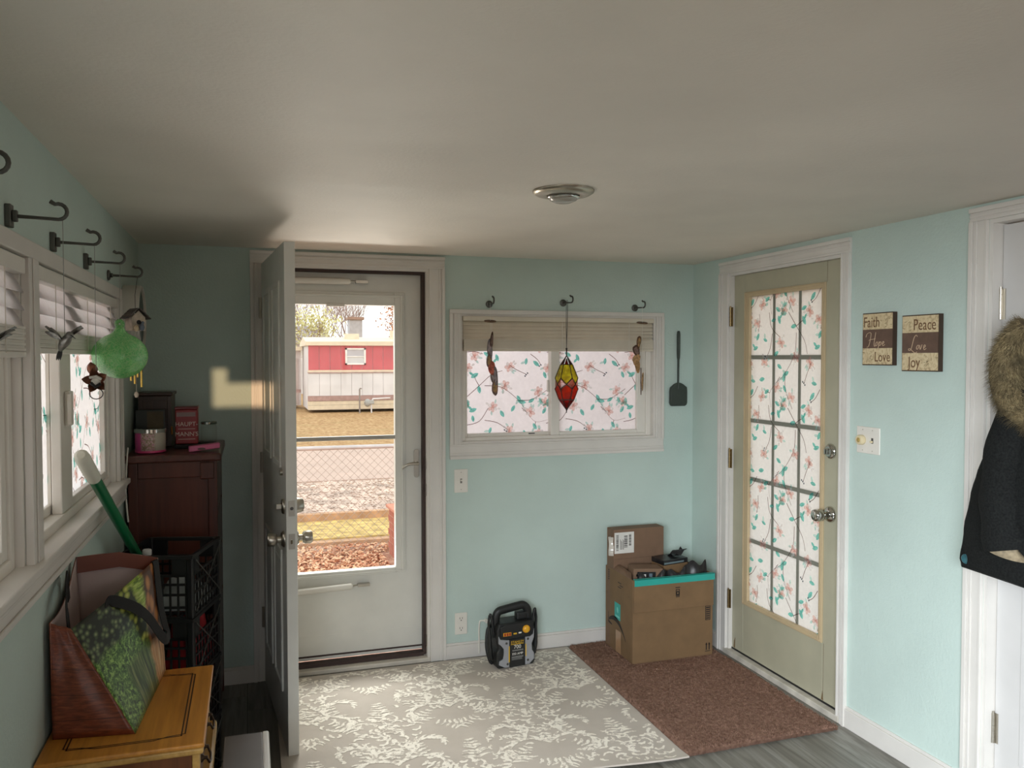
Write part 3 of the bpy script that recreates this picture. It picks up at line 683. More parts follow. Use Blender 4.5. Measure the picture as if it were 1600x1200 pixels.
hook((L, 2.80, HZ), 0, 'pewter wall hook above the green glass ball')
hook((L, 3.24, HZ), 0, 'pewter wall hook with round swivel nearest the back corner', True)
hook((1.197, D, 1.852), -PI / 2, 'wall hook above the left half of the blossom window, holding the coral agate chime', True, -.06)
hook((1.612, D, 1.866), -PI / 2, 'wall hook in the middle above the blossom window, holding the stained glass lantern', True, .1)
hook((2.038, D, 1.847), -PI / 2, 'wall hook above the right half of the blossom window, holding the tan agate chime', True, .06)

# ------------------------------------------------------------------ stained glass lantern
lx, ly = 1.588, D - .113
ln = thing('stained_glass_lantern', 'red and yellow stained glass lantern hanging before the back window', 'lantern', (lx, ly, 1.296))
M_LEAD = mat('lead_came', (62, 56, 52), .45, .7)
def sglass(n, c):
    t = NT(n); t.n.remove(t.b); a = t.new('ShaderNodeBsdfTranslucent'); b = t.new('ShaderNodeBsdfTransparent'); d = t.new('ShaderNodeBsdfGlossy'); d.inputs['Roughness'].default_value = .15
    f = t.noise(t.coord('Object'), 40, 3); cc = t.ramp(f, [(.3, shade(c, .85)), (.7, shade(c, 1.1))]); t.l(cc, a.inputs[0]); t.l(cc, b.inputs[0])
    x = t.new('ShaderNodeMixShader'); x.inputs[0].default_value = .8; t.l(a.outputs[0], x.inputs[1]); t.l(b.outputs[0], x.inputs[2])
    y = t.new('ShaderNodeMixShader'); y.inputs[0].default_value = .025; t.l(x.outputs[0], y.inputs[1]); t.l(d.outputs[0], y.inputs[2]); t.l(y.outputs[0], t.out.inputs[0]); return t.m
G_Y = sglass('yellow_glass', (255, 246, 160)); G_R = sglass('red_glass', (255, 160, 122)); G_P = sglass('rose_glass', (250, 200, 190)); G_D = sglass('dark_red_glass', (214, 120, 112))
def hexr(r_, z, off=0): off += .67; return [V((r_ * math.cos(PI / 3 * k + off), r_ * math.sin(PI / 3 * k + off), z)) for k in range(6)]
apx = V((0, 0, .288)); cR = hexr(.032, .240); sR = hexr(.060, .168); vR = hexr(.055, .136, PI / 6); tR = hexr(.061, .112); dR = hexr(.040, .055); bot = V((0, 0, .0))
lead = MB()
def pane6(pts, m):
    c = sum(pts, V()) / len(pts); nn = (pts[1] - pts[0]).cross(pts[2] - pts[0]).normalized() * .0012
    mb = MB(); q = [c + (p - c) * .97 for p in pts]; n = len(q)
    mb.add([p + nn for p in q] + [p - nn for p in q], [tuple(range(n)), tuple(range(2 * n - 1, n - 1, -1))] + [(i, n + i, n + (i + 1) % n, (i + 1) % n) for i in range(n)]); mb.build('glass_pane', m, ln)
    for i in range(n): lead.tube([pts[i], pts[(i + 1) % n]], .0022, 5, caps=False)
for k in range(6):
    k1 = (k + 1) % 6
    pane6([cR[k], cR[k1], sR[k1], vR[k], sR[k]], G_Y)
    pane6([sR[k], vR[k], tR[k], vR[k - 1]], G_P)
    pane6([vR[k], tR[k1], dR[k1], dR[k], tR[k]], G_R)
    pane6([dR[k], dR[k1], bot + (dR[k1] - bot) * .03, bot + (dR[k] - bot) * .03], G_D)
    m_ = (cR[k] + cR[k1]) / 2; pane6([m_ * 1 + (cR[k] - m_) * .55, m_ + (cR[k1] - m_) * .55, m_ * .35 + apx * .65], G_D)
    lead.tube([cR[k], apx], .0018, 5)
lead.tube([bot + V((0, 0, .006)), bot - V((0, 0, .014))], [.004, .002], 6); lead.ball((0, 0, -.012), .0035, 6)
lead.build('lead_came', M_LEAD, ln)
mb = MB(); mb.tube([apx, apx + V((0, 0, .03))], [.003, .004], 6); mb.ball(apx + V((0, 0, .034)), .006, 8); mb.build('finial', M_LEAD, ln)
mb = MB(); mb.tube([(0, 0, .324), (.004, 0, .45), (.006, 0, .573)], .0016, 5); mb.tube([(0, 0, .324), (-.002, 0, .45), (-.001, 0, .573)], .0016, 5); mb.tube([(-.001, 0, .573), (.0025, -.003, .576), (.006, 0, .573)], .0016, 5); mb.build('hanging_cord', M_DGREY, ln)

# ------------------------------------------------------------------ agate chimes
def agate(c, a=.5):
    t = NT('agate'); t.n.remove(t.b); vec = t.coord('Object'); f = t.noise(vec, 35, 3, .5, 1.5); cc = t.ramp(f, [(.25, shade(c, .72)), (.5, c), (.75, shade(c, 1.25))])
    p = t.new('ShaderNodeBsdfPrincipled'); p.inputs['Roughness'].default_value = .25; b = t.new('ShaderNodeBsdfTranslucent'); t.l(cc, p.inputs[0]); t.l(cc, b.inputs[0])
    x = t.new('ShaderNodeMixShader'); x.inputs[0].default_value = .45; t.l(p.outputs[0], x.inputs[1]); t.l(b.outputs[0], x.inputs[2]); t.l(x.outputs[0], t.out.inputs[0]); return t.m
A_GREY = agate((150, 122, 112)); A_CORAL = agate((216, 122, 100)); A_TAN = agate((196, 158, 110)); A_BROWN = agate((132, 98, 74)); A_RIM = agate((104, 76, 60))
def chime(label, x, y, zt, slices, group, disc_z):
    c_ = thing('agate_chime', label, 'chime', (x, y, zt), 0, group)
    mb = MB(); mb.tube([(0, 0, 0), (.002, 0, disc_z), (0, 0, slices[-1][1])], .0008, 5); mb.build('thread', M_WPLAST, c_)
    mb = MB(); mb.lathe([(0, -.002), (.03, -.002), (.032, 0), (.03, .003), (0, .003)], 20, 0, T(0, 0, disc_z) @ RX(.25), sy=.8); mb.build('top_disc', A_BROWN, c_)
    rr = random.Random(int(x * 100))
    for (dx, dz, a, b, th, yaw, m) in slices:
        mb = MB(); n = 18; pl_ = []
        for i in range(n):
            t = 2 * PI * i / n; k = 1 + .10 * math.sin(3 * t + x * 9) + rr.uniform(-.04, .04); pl_.append((a * k * math.cos(t), b * k * math.sin(t)))
        Mx = T(dx, 0, dz) @ RZ(yaw) @ RY(th) @ RX(PI / 2); mb.prism(pl_, -.002, .002, 0, Mx); mb.prism([(p[0] * .68, p[1] * .68) for p in pl_], -.0026, .0026, 1, Mx)
        mb.build('agate_slice', [m, A_CORAL if m is A_CORAL else (A_GREY if m is A_RIM else A_TAN)], c_, bevel=.0008)
chime('hanging chime of grey and coral agate slices before the left pane', 1.172, D - .106, 1.852,
      [(.008, -.19, .010, .042, .1, .5, A_RIM), (-.002, -.235, .014, .05, -.06, -.3, A_RIM), (-.004, -.295, .016, .042, .05, .2, A_GREY), (.010, -.335, .020, .036, -.1, .1, A_CORAL), (.022, -.375, .019, .048, -.05, -.4, A_RIM), (.026, -.43, .019, .046, .06, .3, A_GREY)], 'agate chimes at the back window', -.094)
chime('hanging chime of tan agate slices before the right edge of the back window', 2.030, D - .108, 1.846,
      [(-.020, -.19, .016, .036, .2, .4, A_BROWN), (-.034, -.235, .021, .032, -.3, .1, A_RIM), (-.034, -.285, .020, .032, .25, -.2, A_TAN), (-.026, -.322, .017, .034, -.05, .3, A_TAN), (-.006, -.365, .007, .04, -.2, 1.1, A_RIM), (.004, -.40, .012, .05, .12, .8, A_TAN), (-.006, -.43, .009, .044, .15, 1.2, A_RIM)], 'agate chimes at the back window', -.086)

# ------------------------------------------------------------------ left window ornaments
M_GREEN = NT('green_crackle_glass'); t = M_GREEN; t.n.remove(t.b); vec = t.coord('Object')
vo = t.new('ShaderNodeTexVoronoi', feature='DISTANCE_TO_EDGE'); vo.inputs['Scale'].default_value = 75; nz = t.new('ShaderNodeTexNoise'); nz.inputs['Scale'].default_value = 14; t.l(vec, nz.inputs['Vector'])
mx_ = t.new('ShaderNodeMix', data_type='RGBA'); mx_.inputs[0].default_value = .25; t.l(vec, mx_.inputs[6]); t.l(nz.outputs['Color'], mx_.inputs[7]); t.l(mx_.outputs[2], vo.inputs['Vector'])
cc = t.ramp(vo.outputs['Distance'], [(.0, (224, 246, 196)), (.14, (150, 224, 154)), (.5, (120, 206, 134))])
a = t.new('ShaderNodeBsdfTranslucent'); b = t.new('ShaderNodeBsdfTransparent'); t.l(cc, a.inputs[0]); b.inputs[0].default_value = rgb((178, 232, 184))
g_ = t.new('ShaderNodeBsdfGlossy'); g_.inputs['Roughness'].default_value = .07; df = t.new('ShaderNodeBsdfDiffuse'); t.l(cc, df.inputs[0])
x1 = t.new('ShaderNodeMixShader'); x1.inputs[0].default_value = .62; t.l(a.outputs[0], x1.inputs[1]); t.l(b.outputs[0], x1.inputs[2])
x2 = t.new('ShaderNodeMixShader'); x2.inputs[0].default_value = .22; t.l(x1.outputs[0], x2.inputs[1]); t.l(df.outputs[0], x2.inputs[2])
lw = t.new('ShaderNodeLayerWeight'); lw.inputs[0].default_value = .35; mu = t.new('ShaderNodeMath', operation='MULTIPLY_ADD'); mu.inputs[1].default_value = .35; mu.inputs[2].default_value = .04; t.l(lw.outputs['Facing'], mu.inputs[0])
x3 = t.new('ShaderNodeMixShader'); t.l(mu.outputs[0], x3.inputs[0]); t.l(x2.outputs[0], x3.inputs[1]); t.l(g_.outputs[0], x3.inputs[2]); t.l(x3.outputs[0], t.out.inputs[0])
bp = t.new('ShaderNodeBump'); bp.inputs['Strength'].default_value = .5; bp.inputs['Distance'].default_value = .002; t.l(vo.outputs['Distance'], bp.inputs['Height'])
for n_ in (a, g_, df): t.l(bp.outputs[0], n_.inputs['Normal'])
M_GREEN = t.m
M_THREAD = mat('grey_thread', (150, 150, 146), .6)
bx, by = -.384, 2.80
gb = thing('green_glass_ball', 'green crackled glass ball hanging by the left window', 'ornament', (bx, by, 1.578))
prof = [(0, -.071)] + [(.0805 * math.cos(t_), .071 * math.sin(t_)) for t_ in [-PI / 2 + PI * k / 22 for k in range(1, 20)]] + [(.024, .070), (.017, .078), (.013, .087), (.010, .094), (0, .097)]
mb = MB(); mb.lathe(prof, 40); mb.build('glass_globe', M_GREEN, gb)
mb = MB(); mb.tube([(.009 * math.cos(q * PI / 5), 0, .098 + .011 * math.sin(q * PI / 5)) for q in range(10)], .0062, 8, closed=True); mb.build('glass_loop', M_GREEN, gb)
mb = MB(); mb.tube([(0, .0, .110), (.004, 0, HZ - 1.578 - .005)], .0008, 5); mb.build('thread', M_THREAD, gb)

M_PEWTER = mat('pewter_ornament', (120, 120, 116), .35, .7, var=.3, scale=60); M_COPPER = mat('copper_petal', (132, 86, 66), .35, .6, var=.25, scale=60); M_WHITEM = mat('white_enamel', (222, 222, 216), .35, var=.1, scale=50)
M_DPEW = mat('dark_pewter', (58, 58, 58), .4, .6)
def petal(mb, base, d, side, ln_, wd, curl, mi=0):
    d = V(d).normalized(); side = V(side).normalized(); nn = d.cross(side)
    def fn(u, v):
        t = v; w_ = wd * math.sin(PI * min(.98, .08 + t * .9)) ** .8
        return tuple(V(base) + d * ln_ * t + side * w_ * (u - .5) + nn * (curl * t * t + .25 * wd * (4 * (u - .5) ** 2)))
    mb.grid(fn, 4, 6, mi)
def bird(label, x, y, z, s=1.0, rz=0):
    b = thing('hummingbird_ornament', label, 'ornament', (x, y, z), rz, 'hanging hummingbirds')
    mb = MB(); mb.tube([(-.030 * s, 0, .012 * s), (-.018 * s, 0, .010 * s), (0, 0, .0), (.018 * s, 0, -.014 * s), (.028 * s, 0, -.026 * s)], [.004 * s, .012 * s, .015 * s, .011 * s, .005 * s], 10); mb.ball((-.028 * s, 0, .018 * s), .011 * s, 10); mb.build('body', M_PEWTER, b)
    for sy in (1, -1):
        mb = MB()
        for q, (dx, dz, l_) in enumerate(((-.5, 1, .05), (.1, 1, .055), (.7, .8, .045))): petal(mb, (-.004 * s, sy * .008 * s, .008 * s), (dx, sy * .75, dz), (1, 0, -dx), l_ * s, .022 * s, .012 * s * sy)
        w_ = mb.build('wing', M_PEWTER, b)
    mb = MB()
    for q in (-.3, 0, .3): petal(mb, (.020 * s, 0, -.018 * s), (.55, q * .5, -1), (0, 1, 0), .042 * s, .010 * s, .0)
    mb.build('tail', M_DPEW, b)
    mb = MB(); mb.tube([(-.036 * s, 0, .018 * s), (-.062 * s, 0, .008 * s)], [.0025 * s, .0008 * s], 6); mb.build('beak', M_DPEW, b)
    return b
b1 = bird('pewter hummingbird ornament hanging before the second left window blind', -.376, 1.96, 1.606, .74, 2.2)
mb = MB(); mb.tube([(0, 0, .012), (0, 0, HZ - 1.606 - .004)], .0008, 5); mb.build('thread', M_THREAD, b1)
b2 = bird('pewter hummingbird ornament cut off by the left picture edge', -.387, 1.468, 1.585, .75, 1.9)
mb = MB(); mb.tube([(0, 0, .012), (0, 0, HZ - 1.59 - .0)], .0008, 5); mb.build('thread', M_THREAD, b2)
fo = thing('flower_ornament', 'copper petalled flower ornament on a thread beside the green ball', 'ornament', (-.381, 2.36, 1.512))
mb = MB()
for k in range(5):
    a = 2 * PI * k / 5 + .5; petal(mb, (0, 0, 0), (math.cos(a) * .9, -.3, math.sin(a)), (-math.sin(a), 0, math.cos(a)), .036, .024, .006)
petal(mb, (-.006, 0, .014), (-.25, 0, 1), (1, 0, .2), .035, .026, .004); mb.build('petals', M_COPPER, fo)
mb = MB(); mb.ball((0, -.006, -.004), (.013, .010, .013), 10); mb.tube([(-.014, -.01, .008), (.002, -.013, .011), (.014, -.01, .004)], .004, 6); mb.build('flower_center', M_WHITEM, fo)
mb = MB(); mb.tube([(-.010, -.012, -.006), (0, -.016, -.016), (.012, -.012, -.008)], .005, 6); mb.build('bee', M_DPEW, fo)
mb = MB(); mb.tube([(.016 * math.cos(q * PI / 8), -.004, -.034 + .014 * math.sin(q * PI / 8)) for q in range(16)], .0014, 6, closed=True); mb.tube([(0, 0, -.012), (0, -.003, -.02)], .001, 5); mb.build('wire_ring', M_DPEW, fo)
mb = MB(); mb.tube([(0, 0, .0), (.001, 0, HZ - 1.512 - .004)], .0008, 5); mb.build('thread', M_THREAD, fo)

# birdhouse chime inside a white hoop
hp = thing('birdhouse_chime', 'little grey birdhouse wind chime hanging in front of the white drum by the back corner', 'wind chime', (-.392, 3.24, 1.70))
M_BHW = mat('weathered_white_wood', (176, 164, 148), .7, var=.15, scale=40); M_BHR = mat('grey_shingle', (84, 78, 74), .7, var=.2, scale=70); M_HOOPW = mat('white_drum', (196, 193, 184), .5)
hz = RZ(.55)
mb = MB(); mb.box((-.024, -.026, -.03), (.024, .026, .018)); mb.add([(-.024, -.026, .018), (.024, -.026, .018), (0, -.026, .042), (-.024, .026, .018), (.024, .026, .018), (0, .026, .042)], [(0, 1, 2), (3, 5, 4)]); mb.v = [tuple(hz @ V(p)) for p in mb.v]; hs = mb.build('birdhouse', M_BHW, hp)
for s_ in (1, -1):
    for k in range(4):
        mb = MB(); t0, t1 = k / 4, (k + 1) / 4 + .06
        def Qp(t_, y_, e): return (s_ * (.002 + .036 * t_) + s_ * e * .6, y_, .048 - .036 * t_ + e)
        vs = [Qp(t_, y_, e) for t_ in (t0, t1) for y_ in (-.034, .034) for e in (0 + .0015 * (1 if t_ == t1 else 0), .003 + .0015 * (1 if t_ == t1 else 0))]
        mb.add(vs, [(0, 1, 3, 2), (4, 6, 7, 5), (0, 4, 5, 1), (2, 3, 7, 6), (1, 5, 7, 3), (0, 2, 6, 4)]); mb.v = [tuple(hz @ V(p)) for p in mb.v]; mb.build('shingle', M_BHR, hs)
mb = MB(); mb.lathe([(0, 0), (.008, 0), (.008, .002), (0, .002)], 14, 0, hz @ T(0, -.0265, .0) @ RX(PI / 2)); mb.build('entry_hole', M_BLACK, hs)
mb = MB(); mb.ball((.008, -.034, -.018), (.010, .009, .014), 8, 0, hz); mb.ball((-.012, -.034, -.022), (.009, .008, .012), 8, 1, hz); mb.ball((.010, -.036, -.002), .006, 8, 0, hz); mb.build('carved_birds', [mat('blue_bird', (96, 108, 122), .6), mat('cream_bird', (186, 170, 140), .6)], hs)
mb = MB(); mb.tube([(0, 0, .045), (0, 0, .10), (.008, 0, .157)], .001, 5); mb.tube([(.008, 0, .156), (.098 - .089, 0, .163)], .001, 5); mb.build('hanging_wire', M_DPEW, hp)
gold = mat('brass_tube', (214, 180, 96), .25, 1.0)
for k in range(4):
    x_, y_ = .018 * math.cos(k * PI / 2 + .4), .018 * math.sin(k * PI / 2 + .4); mb = MB(); mb.tube([(x_, y_, -.135), (x_, y_, -.235 + .012 * k)], .0038, 8); mb.build('chime_tube', gold, hp)
    mb = MB(); mb.tube([(x_, y_, -.135), (x_, y_, -.03)], .0006, 4); mb.build('tube_thread', M_THREAD, hp)
mb = MB(); mb.tube([(0, 0, -.03), (0, 0, -.262)], .0006, 4); mb.ball((0, 0, -.262), (.008, .004, .012), 8); mb.build('clapper', M_BHW, hp)

wd_ = thing('wall_drum', 'round white drum shaped wall piece with a dark face, behind the birdhouse chime', 'wall decoration', (L + .0005, 3.625, 1.735))
mb = MB(); mb.lathe([(0, 0), (.125, 0), (.130, .004), (.130, .064), (.126, .070), (.118, .070), (.114, .064), (.114, .058), (0, .058)], 40, 0, RY(PI / 2)); mb.build('rim', M_HOOPW, wd_)
mb = MB(); mb.lathe([(.113, .0585), (.112, .061), (0, .061)], 36, 0, RY(PI / 2)); mb.build('face', mat('dark_green_face', (74, 92, 84), .5), wd_)
# ------------------------------------------------------------------ chest in the back left corner
M_MAHO = wood('mahogany', (62, 30, 22), (92, 46, 32), 2, 10, .35); M_MAHO_H = wood('mahogany_top', (66, 36, 30), (96, 56, 46), 1, 10, .3)
ch = thing('tall_chest', 'dark mahogany chest with panelled side in the back left corner', 'chest', (-.296, 3.80, 0))
cx0, cx1, cy0, cy1 = -.166, .166, -.28, .275
def cbox(n, lo, hi, m, bev=.003): return MB().box(lo, hi).build(n, m, ch, bevel=bev)
cbox('top', (cx0 - .012, cy0 - .016, 1.155), (cx1 + .016, cy1 + .01, 1.185), M_MAHO_H, .006)
for (x_, y_) in ((cx0, cy0), (cx1 - .035, cy0), (cx0, cy1 - .035), (cx1 - .035, cy1 - .035)): cbox('post', (x_, y_, 0), (x_ + .035, y_ + .035, 1.155), M_MAHO)
for yy in ((cy0 + .003, cy0 + .02), (cy1 - .02, cy1 - .003)):
    for zz in ((1.09, 1.155), (.55, .60), (.07, .13)): cbox('rail', (cx0 + .035, yy[0], zz[0]), (cx1 - .035, yy[1], zz[1]), M_MAHO)
    cbox('side_panel', (cx0 + .03, yy[0] + .008, .1), (cx1 - .03, yy[1] - .003, 1.12), M_MAHO)
cbox('back_panel', (cx0 + .002, cy0 + .03, .07), (cx0 + .012, cy1 - .03, 1.155), M_MAHO)
cbox('corner_bracket', (cx1 - .065, cy0 - .004, 1.08), (cx1 - .01, cy0 + .006, 1.15), M_MAHO, .012)
for k in range(5):
    z0 = .09 + k * .212; dw = cbox('drawer', (cx1 - .02, cy0 + .04, z0), (cx1 - .001, cy1 - .04, z0 + .198), M_MAHO)
ZT = 1.186
# on the chest
jb = thing('wooden_cabinet_box', 'small dark wooden box cabinet with a brass pull on the chest', 'box', (-.392, 3.93, ZT))
M_DW = wood('dark_walnut', (44, 28, 20), (70, 44, 30), 2, 16, .4)
MB().box((-.066, -.09, 0), (.066, .1, .222)).build('body', M_DW, jb, bevel=.002); MB().box((-.072, -.098, .222), (.072, .105, .236)).build('lid', M_DW, jb, bevel=.003)
for q in ((-.066, -.096, .002, -.05, -.09, .22), (.05, -.096, .002, .066, -.09, .22), (-.05, -.096, .2, .05, -.09, .22), (-.05, -.096, .002, .05, -.09, .022), (-.05, -.094, .09, .05, -.09, .1)): MB().box(q[:3], q[3:]).build('frame_rail', M_DW, jb, bevel=.001)
mb = MB(); mb.box((.064, -.102, .052), (.070, -.09, .088)); mb.build('brass_pull', mat('bright_brass', (226, 150, 60), .25, 1.0), jb, bevel=.002)
pf = thing('picture_card', 'small olive card in a dark frame behind the pink candle', 'picture', (-.405, 3.78, ZT))
mb = MB(); mb.box((-.058, -.004, 0), (.058, .006, .165)); mb.build('frame', mat('dark_green_frame', (40, 46, 40), .4), pf, bevel=.002)
MB().box((-.012, -.007, .012), (.052, -.004, .158)).build('card', mat('olive_card', (84, 74, 54), .7, var=.15, scale=25), pf)
cd = thing('scented_candle', 'pink patterned candle jar with a silver lid on the chest', 'candle', (-.388, 3.615, ZT))
t = NT('candle_label'); vec = t.coord('Object'); sx_ = t.new('ShaderNodeSeparateXYZ'); t.l(vec, sx_.inputs[0])
vo = t.new('ShaderNodeTexVoronoi'); vo.inputs['Scale'].default_value = 130; t.l(vec, vo.inputs['Vector']); spots = t.ramp(vo.outputs['Distance'], [(.25, (190, 120, 150)), (.45, (210, 196, 178)), (.6, (150, 128, 110))])
mr = t.new('ShaderNodeMapRange'); mr.inputs[1].default_value = -.034; mr.inputs[2].default_value = -.026; t.l(sx_.outputs[0], mr.inputs[0]); c1 = t.mix(mr.outputs[0], rgb((214, 86, 150)), spots)
mr2 = t.new('ShaderNodeMapRange'); mr2.inputs[1].default_value = .018; mr2.inputs[2].default_value = .026; t.l(sx_.outputs[0], mr2.inputs[0]); t.l(t.mix(mr2.outputs[0], c1, rgb((186, 178, 162))), t.b.inputs['Base Color']); t.b.inputs['Roughness'].default_value = .25
mb = MB(); mb.lathe([(0, .004), (.054, .004), (.058, .008), (.058, .078), (.055, .084)], 32); mb.build('label_band', t.m, cd)
mb = MB(); mb.lathe([(0, 0), (.052, 0), (.0585, .004), (.0585, .012), (.05, .012)], 32); mb.build('wax_base', mat('pink_wax', (206, 70, 120), .3), cd)
mb = MB(); mb.lathe([(.053, .082), (.0605, .083), (.0605, .097), (.056, .099), (0, .099)], 32); mb.build('lid', M_CHROME, cd)
tin = thing('red_tin', 'red tin with white lettering beside the small wooden cabinet', 'tin', (-.26, 3.80, ZT + .016), .0)
M_RED = mat('red_tin_paint', (140, 34, 38), .4, var=.08)
MB().box((-.045, -.04, 0), (.045, .04, .148)).build('body', M_RED, tin, bevel=.004); MB().box((-.047, -.042, .148), (.047, .042, .160)).build('lid', mat('dark_red_lid', (112, 30, 32), .4), tin, bevel=.003)
mb = MB(); mb.box((-.04, -.0405, .118), (.036, -.0402, .136)); mb.build('grey_stripe', mat('grey_print', (150, 128, 126), .6), tin)
M_WPRINT = mat('cream_print', (222, 206, 196), .6); M_DPRINT = mat('dark_print', (40, 32, 28), .6)
def text(body, size, M, m, parent, shear=0, align='CENTER', ext=.0004, sp=1.0, name='lettering'):
    cu = bpy.data.curves.new(name, 'FONT'); cu.body = body; cu.size = size; cu.extrude = ext; cu.shear = shear; cu.align_x = align; cu.align_y = 'CENTER'; cu.space_character = sp; cu.resolution_u = 3
    cu.materials.append(m); o = bpy.data.objects.new(name, cu); col.objects.link(o)
    if parent: o.parent = parent
    bpy.context.view_layer.update(); me = bpy.data.meshes.new_from_object(o.evaluated_get(bpy.context.evaluated_depsgraph_get())); bpy.data.objects.remove(o)
    o = bpy.data.objects.new(name, me); col.objects.link(o); o.parent = parent; o.matrix_local = M; return o
text('HAUPT-', .026, T(0, -.0408, .085) @ RX(PI / 2), M_WPRINT, tin); text("MANN'S", .026, T(0, -.0408, .042) @ RX(PI / 2), M_WPRINT, tin)
for z_ in (.064, .02): MB().box((-.034, -.0408, z_), (.034, -.0402, z_ + .002)).build('print_line', M_WPRINT, tin)
tray = thing('dark_tray', 'low dark tray under the red tin on the chest', 'tray', (-.225, 3.80, ZT))
mb = MB(); mb.box((-.085, -.06, 0), (.085, .06, .006)); 
for q in ((-.085, -.06, .006, .085, -.055, .014), (-.085, .055, .006, .085, .06, .014), (-.085, -.055, .006, -.08, .055, .014), (.08, -.055, .006, .085, .055, .014)): mb.box(q[:3], q[3:])
mb.build('tray_body', M_BLACK, tray, bevel=.002)
jar = thing('glass_jar', 'small clear glass jar at the right end of the chest top', 'jar', (-.172, 3.80, ZT + .0065))
mb = MB(); mb.lathe([(0, 0), (.031, 0), (.034, .004), (.034, .075), (.031, .083), (.031, .09)], 28); mb.build('glass_body', M_GLASS, jar)
mb = MB(); mb.lathe([(.031, .09), (.0335, .091), (.0335, .1), (.031, .101), (.029, .1), (.029, .09)], 28); mb.build('rim', glass('jar_rim', (190, 205, 200), .2), jar)
pk = thing('pink_case', 'flat pink case lying at the front right of the chest top', 'case', (-.182, 3.60, ZT), .12)
mb = MB(); mb.box((-.06, -.022, 0), (.06, .022, .022)); mb.v = [(x_, y_, z_ + (x_ + .06) * .10) for x_, y_, z_ in mb.v]; mb.build('case_body', mat('pink_plastic', (200, 96, 136), .4), pk, bevel=.004)
mb = MB(); mb.prism(ell(-.012, .012, .016, .005, 0, 14), .022, .0235, 0, RX(PI / 2)); mb.build('dark_oval', M_MAHO, pk)
cdx = MB(); cdx.tube([(-.458, 3.505, 1.22), (-.462, 3.49, 1.15), (-.466, 3.487, 1.05), (-.462, 3.484, .98), (-.458, 3.486, .93)], .0035, 6)
tag(cdx.build('power_cord', M_WPLAST), 'thin white cord hanging down the front left corner of the chest', 'cord')

# ------------------------------------------------------------------ crates
M_CRATE = mat('black_crate_plastic', (15, 15, 16), .45, var=.1)
def crate(label, z, h=.222):
    c_ = thing('milk_crate', label, 'crate', (-.283, 3.185, z), -.262, 'stacked black crates'); w_, d_ = .262, .302; x0, x1, y0, y1 = -w_ / 2, w_ / 2, -d_ / 2, d_ / 2
    mb = MB(); n = 6
    for k in range(n + 1): mb.box((x0 + .004 + (w_ - .016) * k / n, y0, 0), (x0 + .012 + (w_ - .016) * k / n, y1, .005))
    for k in range(n + 1): mb.box((x0, y0 + .004 + (d_ - .016) * k / n, 0), (x1, y0 + .012 + (d_ - .016) * k / n, .005))
    mb.build('base', M_CRATE, c_)
    for (x_, y_) in ((x0, y0), (x1 - .02, y0), (x0, y1 - .02), (x1 - .02, y1 - .02)): MB().box((x_, y_, 0), (x_ + .02, y_ + .02, h)).build('corner_post', M_CRATE, c_, bevel=.004)
    mb = MB(); e = .003
    for q in ((x0 - e, y0 - e, x1 + e, y0 + .009), (x0 - e, y1 - .009, x1 + e, y1 + e), (x0 - e, y0, x0 + .009, y1), (x1 - .009, y0, x1 + e, y1)): mb.box((q[0], q[1], h - .014), (q[2], q[3], h))
    mb.build('rim', M_CRATE, c_, bevel=.002)
    for ax in range(4):
        mb = MB(); a0, a1 = (x0 + .02, x1 - .02) if ax < 2 else (y0 + .02, y1 - .02); f0 = (y0, y1 - .006, x0, x1 - .006)[ax]
        def sb(ua, za, ub, zb2, th=.006):
            if ax < 2: mb.box((ua, f0, za), (ub, f0 + th, zb2))
            else: mb.box((f0, ua, za), (f0 + th, ub, zb2))
        nn = 8
        for k in range(nn + 1): u = a0 + (a1 - a0 - .006) * k / nn; sb(u, 0, u + .006, h * .66)
        for zf in (0, .16, .36, .52, .66): sb(a0, h * zf, a1, h * zf + .008)
        sb(a0, h * .66, a0 + .05, h); sb(a1 - .05, h * .66, a1, h)
        mb.build('grid_side', M_CRATE, c_)
    if True:
        mb = MB(); mb.tube([(x1 + .006, y0 + .02, h - .02), (x1 + .006, y1 - .01, .02)], .002, 5); mb.tube([(x1 + .006, y0 + .02, .02), (x1 + .006, y1 - .01, h - .02)], .002, 5); mb.build('wire_brace', M_DGREY, c_)
    return c_
crate('black milk crate at the floor, bottom of its stack', 0); crate('black milk crate second from the floor in the stack', .2225); crate('black milk crate holding a red cloth, second from the top', .445); crate('topmost black milk crate holding a water bottle', .6675)
wb = thing('water_bottle', 'clear plastic water bottle with a white cap in the top crate', 'bottle', (-.352, 3.125, .674))
mb = MB(); mb.lathe([(0, 0), (.028, 0), (.032, .006), (.032, .06), (.029, .066), (.032, .072), (.032, .14), (.028, .165), (.016, .19), (.012, .196), (.012, .205)], 24); mb.build('bottle_body', glass('bottle_plastic', (214, 224, 224), .12), wb)
mb = MB(); mb.lathe([(.0145, .200), (.0155, .202), (.0155, .218), (.013, .221), (0, .221)], 20); mb.build('cap', mat('white_cap', (214, 214, 214), .35), wb)
def cloth_heap(name, label, cat, c, sx_, sy_, h_, m, seed, rz=0):
    rr = random.Random(seed); o = MB(); ph = [rr.uniform(0, 6) for _ in range(6)]
    def fn(u, v):
        x = (u - .5) * 2; y = (v - .5) * 2; r_ = min(1, max(abs(x), abs(y))); e = (1 - r_ ** 4)
        return (x * sx_, y * sy_, h_ * e * (.75 + .18 * math.sin(5 * x + ph[0] + 2 * math.sin(3 * y + ph[1])) + .14 * math.sin(8 * y + ph[2] + x * 4)) + .002)
    o.grid(fn, 24, 24); o.add([(-sx_, -sy_, .002), (sx_, -sy_, .002), (sx_, sy_, .002), (-sx_, sy_, .002)], [(0, 3, 2, 1)])
    q = o.build(name, m); q.location = c; q.rotation_euler = (0, 0, rz); return tag(q, label, cat)
